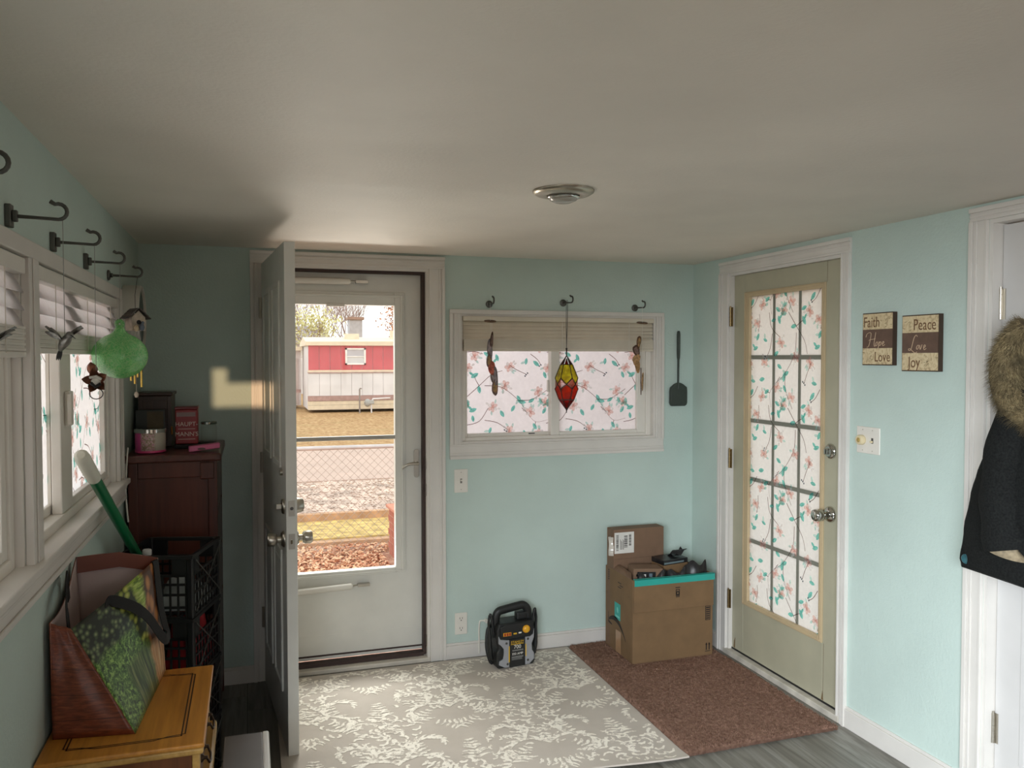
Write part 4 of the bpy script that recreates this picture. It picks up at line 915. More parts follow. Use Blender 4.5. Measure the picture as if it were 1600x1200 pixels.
cloth_heap('red_cloth', 'bright red cloth bundled in the third crate from the floor', 'cloth', (-.222, 3.20, .4515), .060, .115, .205, mat('red_cloth', (150, 26, 34), .85, bump=.3, bscale=300), 3, -.26)
cloth_heap('teal_cloth', 'teal cloth bundled beside the red cloth in the crate', 'cloth', (-.345, 3.17, .4515), .042, .10, .18, mat('teal_cloth', (70, 118, 112), .85, bump=.3, bscale=300), 5, -.26)
cloth_heap('white_cloth', 'pale grey cloth lying in the topmost crate', 'cloth', (-.245, 3.20, .674), .085, .11, .09, mat('pale_cloth', (150, 156, 156), .85), 7, -.26)
cloth_heap('mauve_cloth', 'dark mauve cloth in the second crate from the floor', 'cloth', (-.283, 3.19, .229), .105, .12, .13, mat('mauve_cloth', (104, 84, 92), .85), 9, -.26)
# broom
bm = thing('broom', 'green handled broom with a white grip leaning on the left window sill', 'broom', (0, 0, 0))
p0, p1 = V((-.432, 2.425, 1.312)), V((-.398, 3.14, .90)); dv = (p1 - p0).normalized()
mb = MB(); g1 = p0 + dv * .165; rr_ = [.0105, .0185, .020] + [.0205 - .0018 * (k % 2) for k in range(14)] + [.0195]
mb.tube([p0, p0 + dv * .006, p0 + dv * .02] + [p0 + dv * (.03 + .009 * k) for k in range(14)] + [g1], rr_, 14); mb.build('grip', mat('white_rubber_grip', (226, 226, 212), .5), bm)
p2 = p0 + dv * .93
mb = MB(); mb.tube([g1, p2], .0165, 14); mb.build('handle', mat('green_handle', (24, 118, 74), .3), bm)
mb = MB(); mb.tube([p2 - dv * .02, p2 + dv * .004], [.0185, .015], 12); mb.build('end_cap', M_BLACK, bm)
# ------------------------------------------------------------------ nightstand, low shelf, shopping bag
M_OAK = wood('honey_oak', (168, 104, 34), (214, 150, 66), 1, 9, .3); M_OAKD = wood('brown_oak', (88, 48, 22), (122, 72, 34), 2, 12, .4); M_OAKE = wood('oak_edge', (170, 128, 62), (204, 164, 96), 1, 10, .25)
ns = thing('nightstand', 'honey oak nightstand with inlaid lines, under the shopping bag', 'nightstand', (-.296, 2.328, 0))
nx0, nx1, ny0, ny1, nz = -.180, .184, -.264, .264, .648
MB().box((nx0, ny0, nz - .012), (nx1, ny1, nz)).build('top', M_OAK, ns, bevel=.004, seg=3)
MB().box((nx0, ny0 + .004, nz - .030), (nx1 - .003, ny1 - .004, nz - .0122)).build('top_moulding', M_OAKE, ns, bevel=.006, seg=3)
MB().box((nx0 + .004, ny0 + .02, .07), (nx1 - .030, ny1 - .02, nz - .0302)).build('body', M_OAKD, ns, bevel=.002)
MB().box((nx0 + .004, ny0 + .008, 0), (nx1 - .006, ny1 - .008, .0698)).build('plinth', M_OAKD, ns, bevel=.006)
MB().box((nx1 - .0299, ny0 + .012, .452), (nx1 + .008, ny1 - .012, .486)).build('waist_moulding', M_OAKE, ns, bevel=.008)
for yy in (ny0 + .02, ny1 - .045): MB().box((nx1 - .0299, yy, .07), (nx1 - .012, yy + .025, nz - .031)).build('corner_post', M_OAKE, ns, bevel=.003)
for (z0, z1) in ((.49, .612), (.285, .448), (.085, .275)):
    dw = MB().box((nx1 - .0299, ny0 + .05, z0), (nx1 - .016, ny1 - .05, z1)).build('drawer', M_OAKD, ns, bevel=.005)
    for yy in (-.10, .10):
        hb = MB(); zc = (z0 + z1) / 2
        for s_ in (-1, 1): hb.lathe([(0, 0), (.012, 0), (.010, .004), (.005, .008), (.004, .016), (0, .017)], 12, 0, T(nx1 - .016, yy + s_ * .032, zc) @ RY(PI / 2))
        hb.tube([(nx1 - .003, yy - .032, zc), (nx1 + .004, yy - .026, zc - .016), (nx1 + .006, yy, zc - .022), (nx1 + .004, yy + .026, zc - .016), (nx1 - .003, yy + .032, zc)], .0032, 8); hb.build('bail_handle', mat('dark_bronze', (70, 56, 44), .3, .9), dw)
def inlay(mb, pts, w_):
    k = len(pts)
    for i in range(k):
        a, b = V(pts[i]), V(pts[(i + 1) % k]); d = (b - a).normalized() * w_ / 2; n_ = V((-d.y, d.x))
        mb.add([(q.x, q.y, nz + .0004) for q in (a - d + n_, a - d - n_, b + d - n_, b + d + n_)], [(0, 1, 2, 3)])
def frame_pts(m, nt):
    x0, x1, y0, y1 = nx0 + m, nx1 - m, ny0 + m, ny1 - m; o = []
    for (cx, cy, sx_, sy_) in ((x1, y0, 1, -1), (x1, y1, 1, 1), (x0, y1, -1, 1), (x0, y0, -1, -1)):
        a = (cx - sx_ * nt, cy); b = (cx, cy - sy_ * nt); c1 = (cx - sx_ * nt * .55, cy - sy_ * nt * .18); c2 = (cx - sx_ * nt * .0, cy - sy_ * nt * .25)
        q = [a, c1, c2, b]; o += q if (sx_ * sy_ < 0) else q[::-1]
    return o
M_INLAY = mat('dark_inlay', (52, 26, 16), .5)
mb = MB(); inlay(mb, frame_pts(.048, .07), .0036); mb.build('inlay_line', M_INLAY, ns)
mb = MB(); inlay(mb, [(nx0 + .056, ny0 + .056), (nx1 - .056, ny0 + .056), (nx1 - .056, ny1 - .056), (nx0 + .056, ny1 - .056)], .0036); mb.build('inlay_line', M_INLAY, ns)
sh = thing('low_shelf', 'low narrow shelf with grey top and white edge, beside the nightstand', 'shelf', (-.020, 2.2, 0))
MB().box((-.062, -.34, .418), (.044, .335, .448)).build('top', mat('grey_laminate', (118, 113, 112), .35, var=.05), sh, bevel=.002)
MB().box((.0442, -.342, .416), (.064, .337, .450)).build('edge_band', M_TRIM, sh, bevel=.006, seg=3)
for yy in (-.335, .31): MB().box((-.058, yy, 0), (.058, yy + .02, .416)).build('side_panel', M_TRIM, sh, bevel=.002)
MB().box((-.058, -.314, .12), (.058, .309, .135)).build('shelf_board', M_TRIM, sh)

# bag prints
bt = NT('bag_wood_print'); vec = bt.coord('UV', (1, 1, 1)); f = bt.noise(bt.coord('UV', (1.5, 14, 1)), 3, 5, .6, .5); sx_ = bt.new('ShaderNodeSeparateXYZ'); bt.l(vec, sx_.inputs[0])
pl_ = bt.new('ShaderNodeMath', operation='FRACT'); m5 = bt.new('ShaderNodeMath', operation='MULTIPLY_ADD'); m5.inputs[1].default_value = 4.5; m5.inputs[2].default_value = .3; bt.l(sx_.outputs[1], m5.inputs[0]); bt.l(m5.outputs[0], pl_.inputs[0])
g = bt.ramp(f, [(.25, (74, 34, 20)), (.55, (126, 62, 38)), (.8, (156, 94, 58))]); line = bt.ramp(pl_.outputs[0], [(0, (60, 26, 20)), (.04, (255, 255, 255)), (1, (255, 255, 255))])
bt.l(bt.mix(1, g, line, 'MULTIPLY'), bt.b.inputs['Base Color']); bt.b.inputs['Roughness'].default_value = .4; M_BAGW = bt.m
M_BAGIN = mat('bag_lining', (190, 172, 168), .7, var=.04); M_STRAP = mat('black_strap', (24, 23, 24), .8, bump=.4, bscale=400)
bv = NT('bag_vegetable_print'); uv = bv.coord('UV'); sx_ = bv.new('ShaderNodeSeparateXYZ'); bv.l(uv, sx_.inputs[0]); U, Vv = sx_.outputs[0], sx_.outputs[1]
def vor(scale, st=(1, 1, 1), rnd=1.0):
    v_ = bv.new('ShaderNodeTexVoronoi'); v_.inputs['Scale'].default_value = scale; v_.inputs['Randomness'].default_value = rnd; bv.l(bv.coord('UV', st), v_.inputs['Vector']); return v_.outputs['Distance']
kale = bv.ramp(bv.noise(uv, 26, 6, .75, .8), [(.38, (20, 38, 14)), (.5, (78, 118, 46)), (.6, (160, 196, 104))])
brocc = bv.ramp(vor(22), [(.05, (150, 158, 112)), (.35, (84, 100, 66)), (.6, (30, 36, 30))])
grape = bv.ramp(vor(16), [(.1, (206, 204, 110)), (.4, (140, 150, 56)), (.6, (40, 48, 20))])
celery = bv.ramp(bv.noise(bv.coord('UV', (2, 9, 1), (0, 0, .9)), 5, 4, .6, .6), [(.35, (84, 110, 36)), (.5, (150, 176, 64)), (.66, (206, 216, 130))])
potato = bv.ramp(vor(7, (2.2, 1, 1)), [(.1, (204, 150, 92)), (.4, (172, 108, 58)), (.58, (84, 46, 24))])
aspar = bv.ramp(bv.noise(bv.coord('UV', (16, 1.2, 1)), 2, 3), [(.35, (34, 48, 22)), (.5, (80, 104, 46)), (.7, (160, 160, 104))])
carrot = bv.ramp(bv.noise(bv.coord('UV', (14, 1.5, 1)), 2.2, 4), [(.35, (120, 70, 34)), (.5, (206, 150, 90)), (.7, (226, 206, 164))])
wob = bv.noise(uv, 9, 3)
def mask(expr_a, thr, soft=.03, sign=1):
    """smooth step of a socket around thr"""
    n_ = bv.new('ShaderNodeMapRange'); n_.inputs[1].default_value = thr - soft * sign; n_.inputs[2].default_value = thr + soft * sign; bv.l(expr_a, n_.inputs[0]); return n_.outputs[0]
def comb(a, ka, b, kb, c0=0):
    m1 = bv.new('ShaderNodeMath', operation='MULTIPLY'); bv.l(a, m1.inputs[0]); m1.inputs[1].default_value = ka
    m2 = bv.new('ShaderNodeMath', operation='MULTIPLY_ADD'); bv.l(b, m2.inputs[0]); m2.inputs[1].default_value = kb; bv.l(m1.outputs[0], m2.inputs[2]); return m2.outputs[0]
Uw = comb(U, 1, wob, .10); Vw = comb(Vv, 1, wob, .10)
c = kale
c = bv.mix(mask(Vw, .70), c, brocc)
c = bv.mix(mask(comb(Uw, .9, Vw, .5), .90), c, grape)
c = bv.mix(mask(comb(Uw, 1, Vw, .35), 1.02), c, celery)
low = mask(Vw, .46, .04, -1); c = bv.mix(low, c, bv.mix(mask(Uw, .36), kale, aspar))
right = mask(Uw, .80, .02); c = bv.mix(right, c, bv.mix(mask(Vw, .40, .04), carrot, potato))
bv.l(c, bv.b.inputs['Base Color']); bv.b.inputs['Roughness'].default_value = .35; M_BAGV = bv.m
bag = thing('shopping_bag', 'open reusable shopping bag printed with vegetables and red planks, on the nightstand', 'bag', (0, 0, 0))
BZ = nz + .001
A = V((-.462, 2.19, BZ)); B_ = V((-.276, 2.165, BZ)); C_ = V((-.245, 2.582, BZ)); D_ = V((-.462, 2.575, BZ))
TA = V((-.468, 2.205, .93)); TB = V((-.424, 2.225, .905)); TC = V((-.262, 2.585, .985)); TD = V((-.468, 2.53, 1.015))
def face(name, p00, p10, p01, p11, m_out, wob_, nu=16, nv=16, sag=0, seed=1, up_=None):
    rr = random.Random(seed); ph = [rr.uniform(0, 6) for _ in range(4)]
    nrm = (p10 - p00).cross(p01 - p00).normalized()
    mb = MB()
    def fn(u, v):
        p = p00 * (1 - u) * (1 - v) + p10 * u * (1 - v) + p01 * (1 - u) * v + p11 * u * v
        e = math.sin(PI * u) * min(1, v * 5)
        p = p + nrm * wob_ * e * (math.sin(5 * v + 3 * u + ph[0]) * .6 + .5 * math.sin(9 * v - 4 * u + ph[1]) + .4 * math.sin(11 * u + 3 * v + ph[2]))
        p = p + V((0, 0, sag * math.sin(PI * u) * v)); return tuple(p)
    mb.grid(fn, nu, nv); me = mb.mesh(name, [m_out, M_BAGIN])
    uvl = me.uv_layers.new(name='UVMap')
    for poly in me.polygons:
        for li in poly.loop_indices:
            vi = me.loops[li].vertex_index; uvl.data[li].uv = ((vi % (nu + 1)) / nu, (vi // (nu + 1)) / nv)
    o = bpy.data.objects.new(name, me); col.objects.link(o); o.parent = bag
    sol = o.modifiers.new('sol', 'SOLIDIFY'); sol.thickness = .0025; sol.offset = -1; sol.material_offset = 1; sol.material_offset_rim = 0
    return fn
face('planks_side', A, B_, TA, TB, M_BAGW, .006, seed=2)
fv = face('vegetable_side', B_, C_, TB, TC, M_BAGV, .006, 24, 24, -.004, seed=3)
face('back_side', C_, D_, TC, TD, M_BAGW, .004, seed=4, sag=.012)
face('wall_side', D_, A, TD, TA, M_BAGW, .003, seed=5, sag=-.03)
MB().add([tuple(V(q) + V((.004, -.004, 0))) for q in (TD + V((.0, 0, -.045)), TC + V((-.004, 0, -.04)), TC + V((-.004, 0, .001)), TD + V((0, 0, .001)))] + [tuple(V(q) + V((.004, -.007, .004))) for q in ((TC + TD) / 2 + V((0, 0, -.03)), (TC + TD) / 2 + V((0, 0, .013)))], [(0, 4, 5, 3), (4, 1, 2, 5)]).build('hem_band', M_BAGW, bag)
MB().add([tuple(A), tuple(B_), tuple(C_), tuple(D_)], [(3, 2, 1, 0)]).build('bag_bottom', M_BAGW, bag)
def strap(name, pts, w_, m, nrm):
    mb = MB(); vs = []; pts = [V(p) for p in pts]; k = len(pts)
    for i, p in enumerate(pts):
        t_ = (pts[min(i + 1, k - 1)] - pts[max(i - 1, 0)]).normalized(); s_ = t_.cross(V(nrm)).normalized() * w_ / 2; n_ = s_.cross(t_).normalized() * .0012
        vs += [p + s_ + n_, p - s_ + n_, p - s_ - n_, p + s_ - n_]
    fs = []
    for i in range(k - 1):
        a, b = 4 * i, 4 * i + 4
        for j in range(4): fs.append((a + j, a + (j + 1) % 4, b + (j + 1) % 4, b + j))
    mb.add(vs, fs, 0, True); return mb.build(name, m, bag)
def onveg(u, v, off): p = V(fv(u, v)); return p + V((.93, -.36, .1)).normalized() * off
def spl(pts, n=6):
    pts = [V(p) for p in pts]; o = []
    for k in range(len(pts) - 1):
        p0, p1, p2, p3 = pts[max(k - 1, 0)], pts[k], pts[k + 1], pts[min(k + 2, len(pts) - 1)]
        for q in range(n):
            t = q / n; o.append(.5 * ((2 * p1) + (p2 - p0) * t + (2 * p0 - 5 * p1 + 4 * p2 - p3) * t * t + (3 * p1 - p0 - 3 * p2 + p3) * t ** 3))
    return o + [pts[-1]]
strap('handle', spl([onveg(.36, .93, -.004), onveg(.38, .985, .003), onveg(.45, .93, .008), onveg(.58, .78, .014), onveg(.70, .62, .018), onveg(.78, .47, .022), onveg(.83, .38, .024), onveg(.88, .335, .026), onveg(.945, .35, .022), onveg(.965, .42, .012), onveg(.955, .6, .006), onveg(.95, .85, .004), onveg(.95, .985, .003), onveg(.95, 1.0, -.004)]), .030, M_STRAP, (.93, -.36, .1))
strap('handle', spl([(-.462, 2.40, .93), (-.462, 2.385, .985), (-.458, 2.36, 1.005), (-.45, 2.31, .985), (-.442, 2.27, .965), (-.438, 2.25, .95), (-.436, 2.25, .92), (-.442, 2.30, .86)]), .026, M_STRAP, (1, 0, 0))

# ------------------------------------------------------------------ cartons
def card(n, c): return mat(n, c, .75, var=.04, scale=14, bump=.1, bscale=260)
M_CARD = card('cardboard', (118, 92, 63)); M_CARD2 = card('cardboard_dark', (118, 92, 72))
M_TEAL = mat('teal_tape', (40, 158, 146), .4, var=.04); M_INK = mat('dark_ink', (44, 34, 28), .7); M_LABEL = mat('paper_label', (214, 212, 206), .6); M_BTAPE = mat('black_tape', (30, 30, 32), .35, var=.2, scale=40)
bb = thing('big_carton', 'big open cardboard carton with teal tape on the brown rug', 'box', (2.058, 3.865, .021), .0)
bw, bd, bh = .460, .330, .428; hx, hy = bw / 2, bd / 2
def bpart(n, lo, hi, m, bev=.0015): return MB().box(lo, hi).build(n, m, bb, bevel=bev)
bpart('bottom', (-hx, -hy, 0), (hx, hy, .005), M_CARD)
bpart('side_panel', (-hx, -hy, .005), (hx, -hy + .005, bh), M_CARD); bpart('side_panel', (-hx, hy - .005, .005), (hx, hy, bh), M_CARD2)
lp = bpart('side_panel', (-hx, -hy + .005, .005), (-hx + .005, hy - .005, bh), M_CARD); bpart('side_panel', (hx - .005, -hy + .005, .005), (hx, hy - .005, bh), M_CARD)
ff = MB(); ff.box((-hx + .002, -hy - .011, bh - .165), (hx - .002, -hy - .006, bh + .002)); ff = ff.build('flap', M_CARD, bb, bevel=.0015)
bf = MB(); bf.add([(-hx - .002, -hy + .02, bh), (-hx - .002, hy - .01, bh), (-hx + .035, hy - .01, bh + .03), (-hx + .035, -hy + .09, bh + .012), (-hx + .002, -hy + .02, bh - .004), (-hx + .002, hy - .01, bh - .004), (-hx + .039, hy - .01, bh + .026), (-hx + .039, -hy + .09, bh + .008)], [(0, 1, 2, 3), (7, 6, 5, 4), (0, 4, 5, 1), (1, 5, 6, 2), (2, 6, 7, 3), (3, 7, 4, 0)]); bf.build('flap', M_CARD2, bb)
tt = MB(); tt.box((-hx + .004, -hy - .0125, bh - .030), (hx + .004, -hy - .0112, bh + .004)); tt.box((-hx + .004, -hy - .0125, bh + .002), (hx + .004, -hy + .006, bh + .0045)); tt.build('teal_tape', M_TEAL, bb)
# printed marks on the carton: front face (local -y), left face (local -x)
def fpr(name, polys, m, y): 
    mb = MB()
    for p in polys: mb.add([(a, y, b) for a, b in p], [tuple(range(len(p)))])
    return mb.build(name, m, bb)
def rect(a, b, c, d): return [(a, b), (c, b), (c, d), (a, d)]
def ringp(a, b, c, d, w_): return [rect(a, b, c, b + w_), rect(a, d - w_, c, d), rect(a, b, a + w_, d), rect(c - w_, b, c, d)]
fpr('recycling_mark', [rect(.005, .372, .032, .377)] + ringp(.007, .330, .030, .366, .004) + [ell(.0185, .345, .012, .012, 0, 12), ] + [rect(.008, .324, .029, .328)], M_INK, -hy - .0113)
fpr('print_light', [ell(.0185, .345, .005, .005, .7, 4)], M_CARD, -hy - .0115)
fpr('handling_marks', ringp(.186, .185, .216, .270, .004) + [rect(.191, .192 + .011 * k, .211, .199 + .011 * k) for k in range(7)], M_INK, -hy - .0004)
fpr('arrow_marks', [rect(.190, .028, .197, .062), rect(.207, .028, .214, .062), rect(.186, .02, .218, .024), [(.187, .056), (.200, .056), (.1935, .068)], [(.204, .056), (.217, .056), (.2105, .068)]], M_INK, -hy - .0004)
def lpr(name, polys, m, e=.0004):
    mb = MB()
    for p in polys: mb.add([(-hx - e, -a, b) for a, b in p], [tuple(range(len(p)))])
    return mb.build(name, m, bb)
# a = distance along the left face: front edge = +hy, back edge = -hy
sm = []; n = 16
for k in range(n):
    t0, t1 = k / n, (k + 1) / n
    def cv(t): return (-.120 + .205 * t, .130 + .052 * math.sin(PI * min(1, t * .75 + .12)) - .062 * t ** 2)
    def wd(t): return .007 + .019 * math.sin(PI * min(1, t * .9 + .1))
    a, b = cv(t0), cv(t1); sm.append([(a[0], a[1] - wd(t0) / 2), (b[0], b[1] - wd(t1) / 2), (b[0], b[1] + wd(t1) / 2), (a[0], a[1] + wd(t0) / 2)])
a0 = cv(0); sm += [[(a0[0] - .012, a0[1] + .038), (a0[0] - .004, a0[1] + .036), (a0[0] - .001, a0[1] - .022), (a0[0] - .012, a0[1] - .012)], [(a0[0] - .008, a0[1] - .02), (a0[0] + .04, a0[1] - .024), (a0[0] + .036, a0[1] - .016), (a0[0] - .006, a0[1] - .008)]]
lpr('curved_arrow_logo', sm, M_INK)
lpr('teal_sticker', [rect(-.050, .175, .022, .262)], M_TEAL); lpr('teal_sticker_mark', [rect(-.040, .186, .012, .196), ell(-.012, .226, .010, .016, .2, 10)], mat('pale_teal', (120, 200, 190), .5), .0007)
lpr('small_print', [rect(-.01 + .02 * (k % 2), .372 - .012 * k, .03 + .02 * (k % 2), .377 - .012 * k) for k in range(3)] + [rect(-.136, .36 + .012 * k, -.118, .368 + .012 * k) for k in range(5)] + [ell(-.14, .285, .010, .012, 0, 10)], M_INK)
lpr('clear_tape', [rect(-.035, .002, .028, .118)], mat('glossy_tape', (166, 132, 100), .2, var=.02))
# contents
def carton(label, x, y, z, rz, sx_, sy_, sz, m, tilt=0, name='carton'):
    c_ = thing(name, label, 'box', (x, y, z), rz); Mx = RY(tilt)
    MB().box((-sx_, -sy_, 0), (sx_, sy_, sz), 0, Mx).build('box_body', m, c_, bevel=.002); return c_
c1 = carton('flat brown carton with a white shipping label standing at the back of the big carton', 1.978, 3.975, .030, .02, .150, .040, .628, M_CARD2)
mb = MB(); mb.box((-.145, -.0408, .50), (-.030, -.0402, .612)); sl_ = mb.build('shipping_label', M_LABEL, c1)
mb = MB(); rr = random.Random(2)
for (u0, u1, z0, z1) in ((-.135, -.121, .515, .60), (-.088, -.068, .53, .595), (-.06, -.046, .54, .60)):
    z = z0
    while z < z1: h_ = rr.choice((.002, .003, .005)); mb.box((u0, -.0411, z), (u1, -.0408, min(z + h_, z1))); z += h_ + rr.choice((.002, .003))
for k in range(5): mb.box((-.112 + .005 * k, -.0411, .52), (-.110 + .005 * k, -.0408, .575 - .006 * (k % 3)))
mb.build('barcode', M_INK, sl_)
mb = MB(); mb.grid(lambda u, v: (-.150 - .022 * math.sin(PI * u) - .004 * math.sin(7 * v), -.0405 + .03 * u - .006 * math.sin(PI * v * 2), .49 + .10 * v), 6, 8); mb.build('torn_wrap', mat('clear_wrap', (196, 190, 180), .2), c1)
MB().box((-.148, -.0404, .470), (.148, -.0401, .4708)).build('flap_seam', M_INK, c1)
c2 = carton('small carton with a dark printed strip at the left front inside the big carton', 1.935, 3.80, .030, -.18, .078, .05, .458, M_CARD2, .03)
MB().box((-.058, -.0507, .398), (.040, -.0501, .442), 0, RY(.03)).build('dark_strip', M_BTAPE, c2); MB().box((-.04, -.0511, .412), (-.012, -.0506, .43), 0, RY(.03)).build('strip_mark', M_LABEL, c2)
MB().box((.005, -.0511, .41), (.022, -.0506, .434), 0, RY(.03)).build('strip_mark', mat('blue_grey_print', (92, 110, 122), .5), c2)
c3 = carton('small carton with black tape on its top at the right inside the big carton', 2.135, 3.86, .030, .12, .076, .056, .478, M_CARD, -.03)
MB().box((-.077, -.0575, .455), (.077, .0565, .4815), 0, RY(-.03)).build('black_tape', M_BTAPE, c3, bevel=.003)
mb = MB(); mb.box((-.074, -.0582, .461), (.05, -.0576, .470), 0, RY(-.03)); mb.build('tape_print', mat('grey_print_b', (104, 120, 124), .5), c3)
mb = MB(); mb.grid(lambda u, v: (-.01 + .088 * u, -.03 + .06 * v, .488 + .03 * u ** 1.5 + .010 * math.sin(9 * u + 4 * v)), 10, 6); mb.build('loose_flap', M_BTAPE, c3)
# crumpled black mailer
ml = thing('black_mailer', 'crumpled black padded mailer along the front edge of the big carton', 'mailer', (2.075, 3.742, .031))
rr = random.Random(8); ph = [rr.uniform(0, 6) for _ in range(6)]
def ml_fn(u, v):
    x = -.20 + .40 * u; top = .425 + .062 * u ** 2 + .014 * math.sin(17 * u + ph[0]) + .008 * math.sin(41 * u)
    y = .032 * math.cos(2 * PI * v) * (1 + .3 * math.sin(12 * u + ph[1])) ; zz = (.5 + .5 * math.sin(2 * PI * v)) * top
    return (x, max(-.029, min(.029, y + .012 * math.sin(23 * u + 9 * v + ph[2]) * (1 if zz > .2 else .2))), max(0, zz))
mb = MB(); mb.grid(ml_fn, 44, 20); mb.build('mailer_body', M_BTAPE, ml)
# ------------------------------------------------------------------ jump starter
js = thing('jump_starter', 'black and silver portable jump starter on the damask rug by the back wall', 'jump starter', (1.262, 3.935, .0115), .10)
M_SILV = mat('silver_plastic', (150, 151, 155), .35, .1); M_YEL = mat('yellow_plastic', (216, 172, 40), .4); M_AMBER = mat('amber_dial', (226, 162, 40), .35); M_REDL = mat('red_led_strip', (150, 52, 30), .3)
fy = -.062
body = [(-.098, 0), (.098, 0), (.106, .02), (.104, .08), (.094, .10), (.102, .13), (.104, .19), (.094, .225), (-.094, .225), (-.104, .19), (-.102, .13), (-.094, .10), (-.104, .08), (-.106, .02)]
MB().prism(body, -.055, .055, 0, RX(PI / 2)).build('body', M_BLACK, js, bevel=.008, seg=3)
ht = MB(); ht.tube(spl([(-.088, 0, .20), (-.090, -.004, .245), (-.076, -.006, .275), (-.04, -.006, .283), (.03, -.006, .292), (.062, -.006, .292), (.086, -.004, .265), (.090, 0, .21)]), .0165, 10, flat=1.3); ht.build('handle', M_BLACK, js)
def jp(n, poly, m, y0=-.055, y1=-.063, bev=.002): return MB().prism(poly, -y0, -y1, 0, RX(PI / 2)).build(n, m, js, bevel=bev)
jp('control_panel', [(-.085, .165), (-.05, .148), (.05, .152), (.086, .17), (.09, .215), (.05, .222), (-.06, .220), (-.088, .21)], M_BLACK, bev=.004)
jp('side_trim', [(-.098, .168), (-.088, .150), (-.050, .142), (-.040, .142), (-.040, .006), (-.062, .004), (-.096, .022), (-.094, .04), (-.074, .05), (-.070, .07), (-.070, .10), (-.084, .118), (-.098, .13)], M_SILV)
jp('side_trim', [(.098, .185), (.092, .156), (.075, .146), (.048, .146), (.048, .006), (.07, .006), (.098, .03), (.097, .06), (.086, .075), (.084, .11), (.096, .14)], M_SILV)
jp('yellow_strip', [(-.044, .112), (-.039, .112), (-.039, .03), (-.044, .03)], M_YEL, -.0632, -.0645, .0005); jp('yellow_strip', [(.048, .112), (.053, .112), (.053, .05), (.048, .05)], M_YEL, -.0632, -.0645, .0005)
jp('front_label', [(-.038, .003), (.046, .003), (.046, .143), (-.038, .143)], M_BLACK, -.055, -.0625, .001)
lab = [("STANLEY", .0175, .128, M_YEL), ("700", .027, .103, M_WPLAST), ("350 AMP", .0165, .068, M_WPLAST)]
for s_, sz, z_, m_ in lab: text(s_, sz, T(.004, -.0632, z_) @ RX(PI / 2), m_, js, ext=.0003)
mb = MB(); mb.box((-.032, -.0634, .1165), (.038, -.0628, .1195)); mb.build('yellow_line', M_YEL, js)
mb = MB()
for z_ in (.087, .083, .054, .050, .045, .039): mb.box((-.028 + .004 * (z_ > .08), -.0634, z_), (.036 - .006 * (z_ < .05), -.0628, z_ + .0018))
mb.build('small_print', mat('grey_small_print', (150, 150, 146), .5), js)
for (x_, z_) in ((-.056, .128), (-.05, .022), (.062, .136), (.062, .028)):
    mb = MB(); mb.lathe([(0, 0), (.006, 0), (.006, .002), (0, .0015)], 10, 0, T(x_, -.063, z_) @ RX(PI / 2)); mb.build('screw', M_DGREY, js)
mb = MB(); mb.lathe([(0, 0), (.020, 0), (.020, .005), (.014, .012), (0, .013)], 20, 0, T(.052, -.063, .188) @ RX(PI / 2)); mb.build('dial', M_AMBER, js); MB().box((.049, -.078, .174), (.055, -.076, .202)).build('dial_grip', M_YEL, js, bevel=.002)
mb = MB(); mb.box((-.074, -.0655, .164), (-.030, -.063, .182)); led = mb.build('gauge_frame', M_AMBER, js, bevel=.001)
for k in range(3): MB().box((-.070 + .0135 * k, -.067, .166), (-.060 + .0135 * k, -.0655, .180)).build('gauge_window', M_REDL, led)
MB().box((-.018, -.0655, .168), (.000, -.063, .176)).build('button', M_YEL, js, bevel=.001); MB().box((.010, -.0655, .170), (.026, -.063, .177)).build('button', M_WPLAST, js, bevel=.001)
for s_ in (-1, 1):
    cl = MB(); cl.tube(spl([(s_ * .118, -.01, .04), (s_ * .126, -.01, .10), (s_ * .128, -.012, .17), (s_ * .132, -.012, .22), (s_ * .128, -.012, .265)]), [.016, .017, .017, .018, .019, .019, .018, .017, .017, .016, .015, .014, .013, .012, .011, .010, .010, .009, .009, .009, .008, .008, .007, .007, .006], 8, flat=.7); q = cl.build('clamp', M_BLACK, js)
    cl = MB(); cl.tube(spl([(s_ * .104, -.014, .15), (s_ * .112, -.016, .21), (s_ * .120, -.014, .262), (s_ * .128, -.012, .266)]), .007, 8); cl.build('clamp_lever', M_BLACK, q)
    cb = MB(); cb.tube(spl([(s_ * .098, .03, .20), (s_ * .125, .02, .18), (s_ * .135, .01, .10), (s_ * .122, .0, .03), (s_ * .108, .0, .014)]), .008, 8); cb.build('cable', M_BLACK, js)
cb = MB(); cb.tube(spl([(.05, -.004, .292), (.075, .01, .285), (.105, .012, .255), (.122, .01, .20), (.124, .0, .13), (.10, -.01, .105)]), .008, 8); cb.build('cable', M_BLACK, js)
MB().box((.02, -.02, .222), (.08, .02, .262)).build('clamp_block', M_BLACK, js, bevel=.008)

# ------------------------------------------------------------------ wall plates, cord, spatula
def plate(label, name, P, u0, z0, u1, z1, m=M_WPLAST, cat='switch'):
    c = P((u0 + u1) / 2, (z0 + z1) / 2, 0); t_ = thing(name, label, cat, c)
    def Q(u, z, d): return tuple(V(P(u + (u0 + u1) / 2, z + (z0 + z1) / 2, d)) - V(c))
    pbox(MB(), Q, -(u1 - u0) / 2, -(z1 - z0) / 2, (u1 - u0) / 2, (z1 - z0) / 2, .0002, .006).build('cover_plate', m, t_, bevel=.003, seg=3); return t_, Q
sw, Q = plate('white single light switch on the back wall beside the storm door', 'light_switch', PB, 1.006, .870, 1.079, .992)
mb = MB(); pbox(mb, Q, -.005, -.012, .005, .012, .006, .0075); mb.build('toggle_slot', mat('slot_shadow_grey', (120, 116, 108), .6), sw); mb = MB(); mb.box(Q(-.004, .0, .006), Q(.004, .007, .018)); mb.build('toggle', M_WPLAST, sw, bevel=.0015)
mb = MB(); 
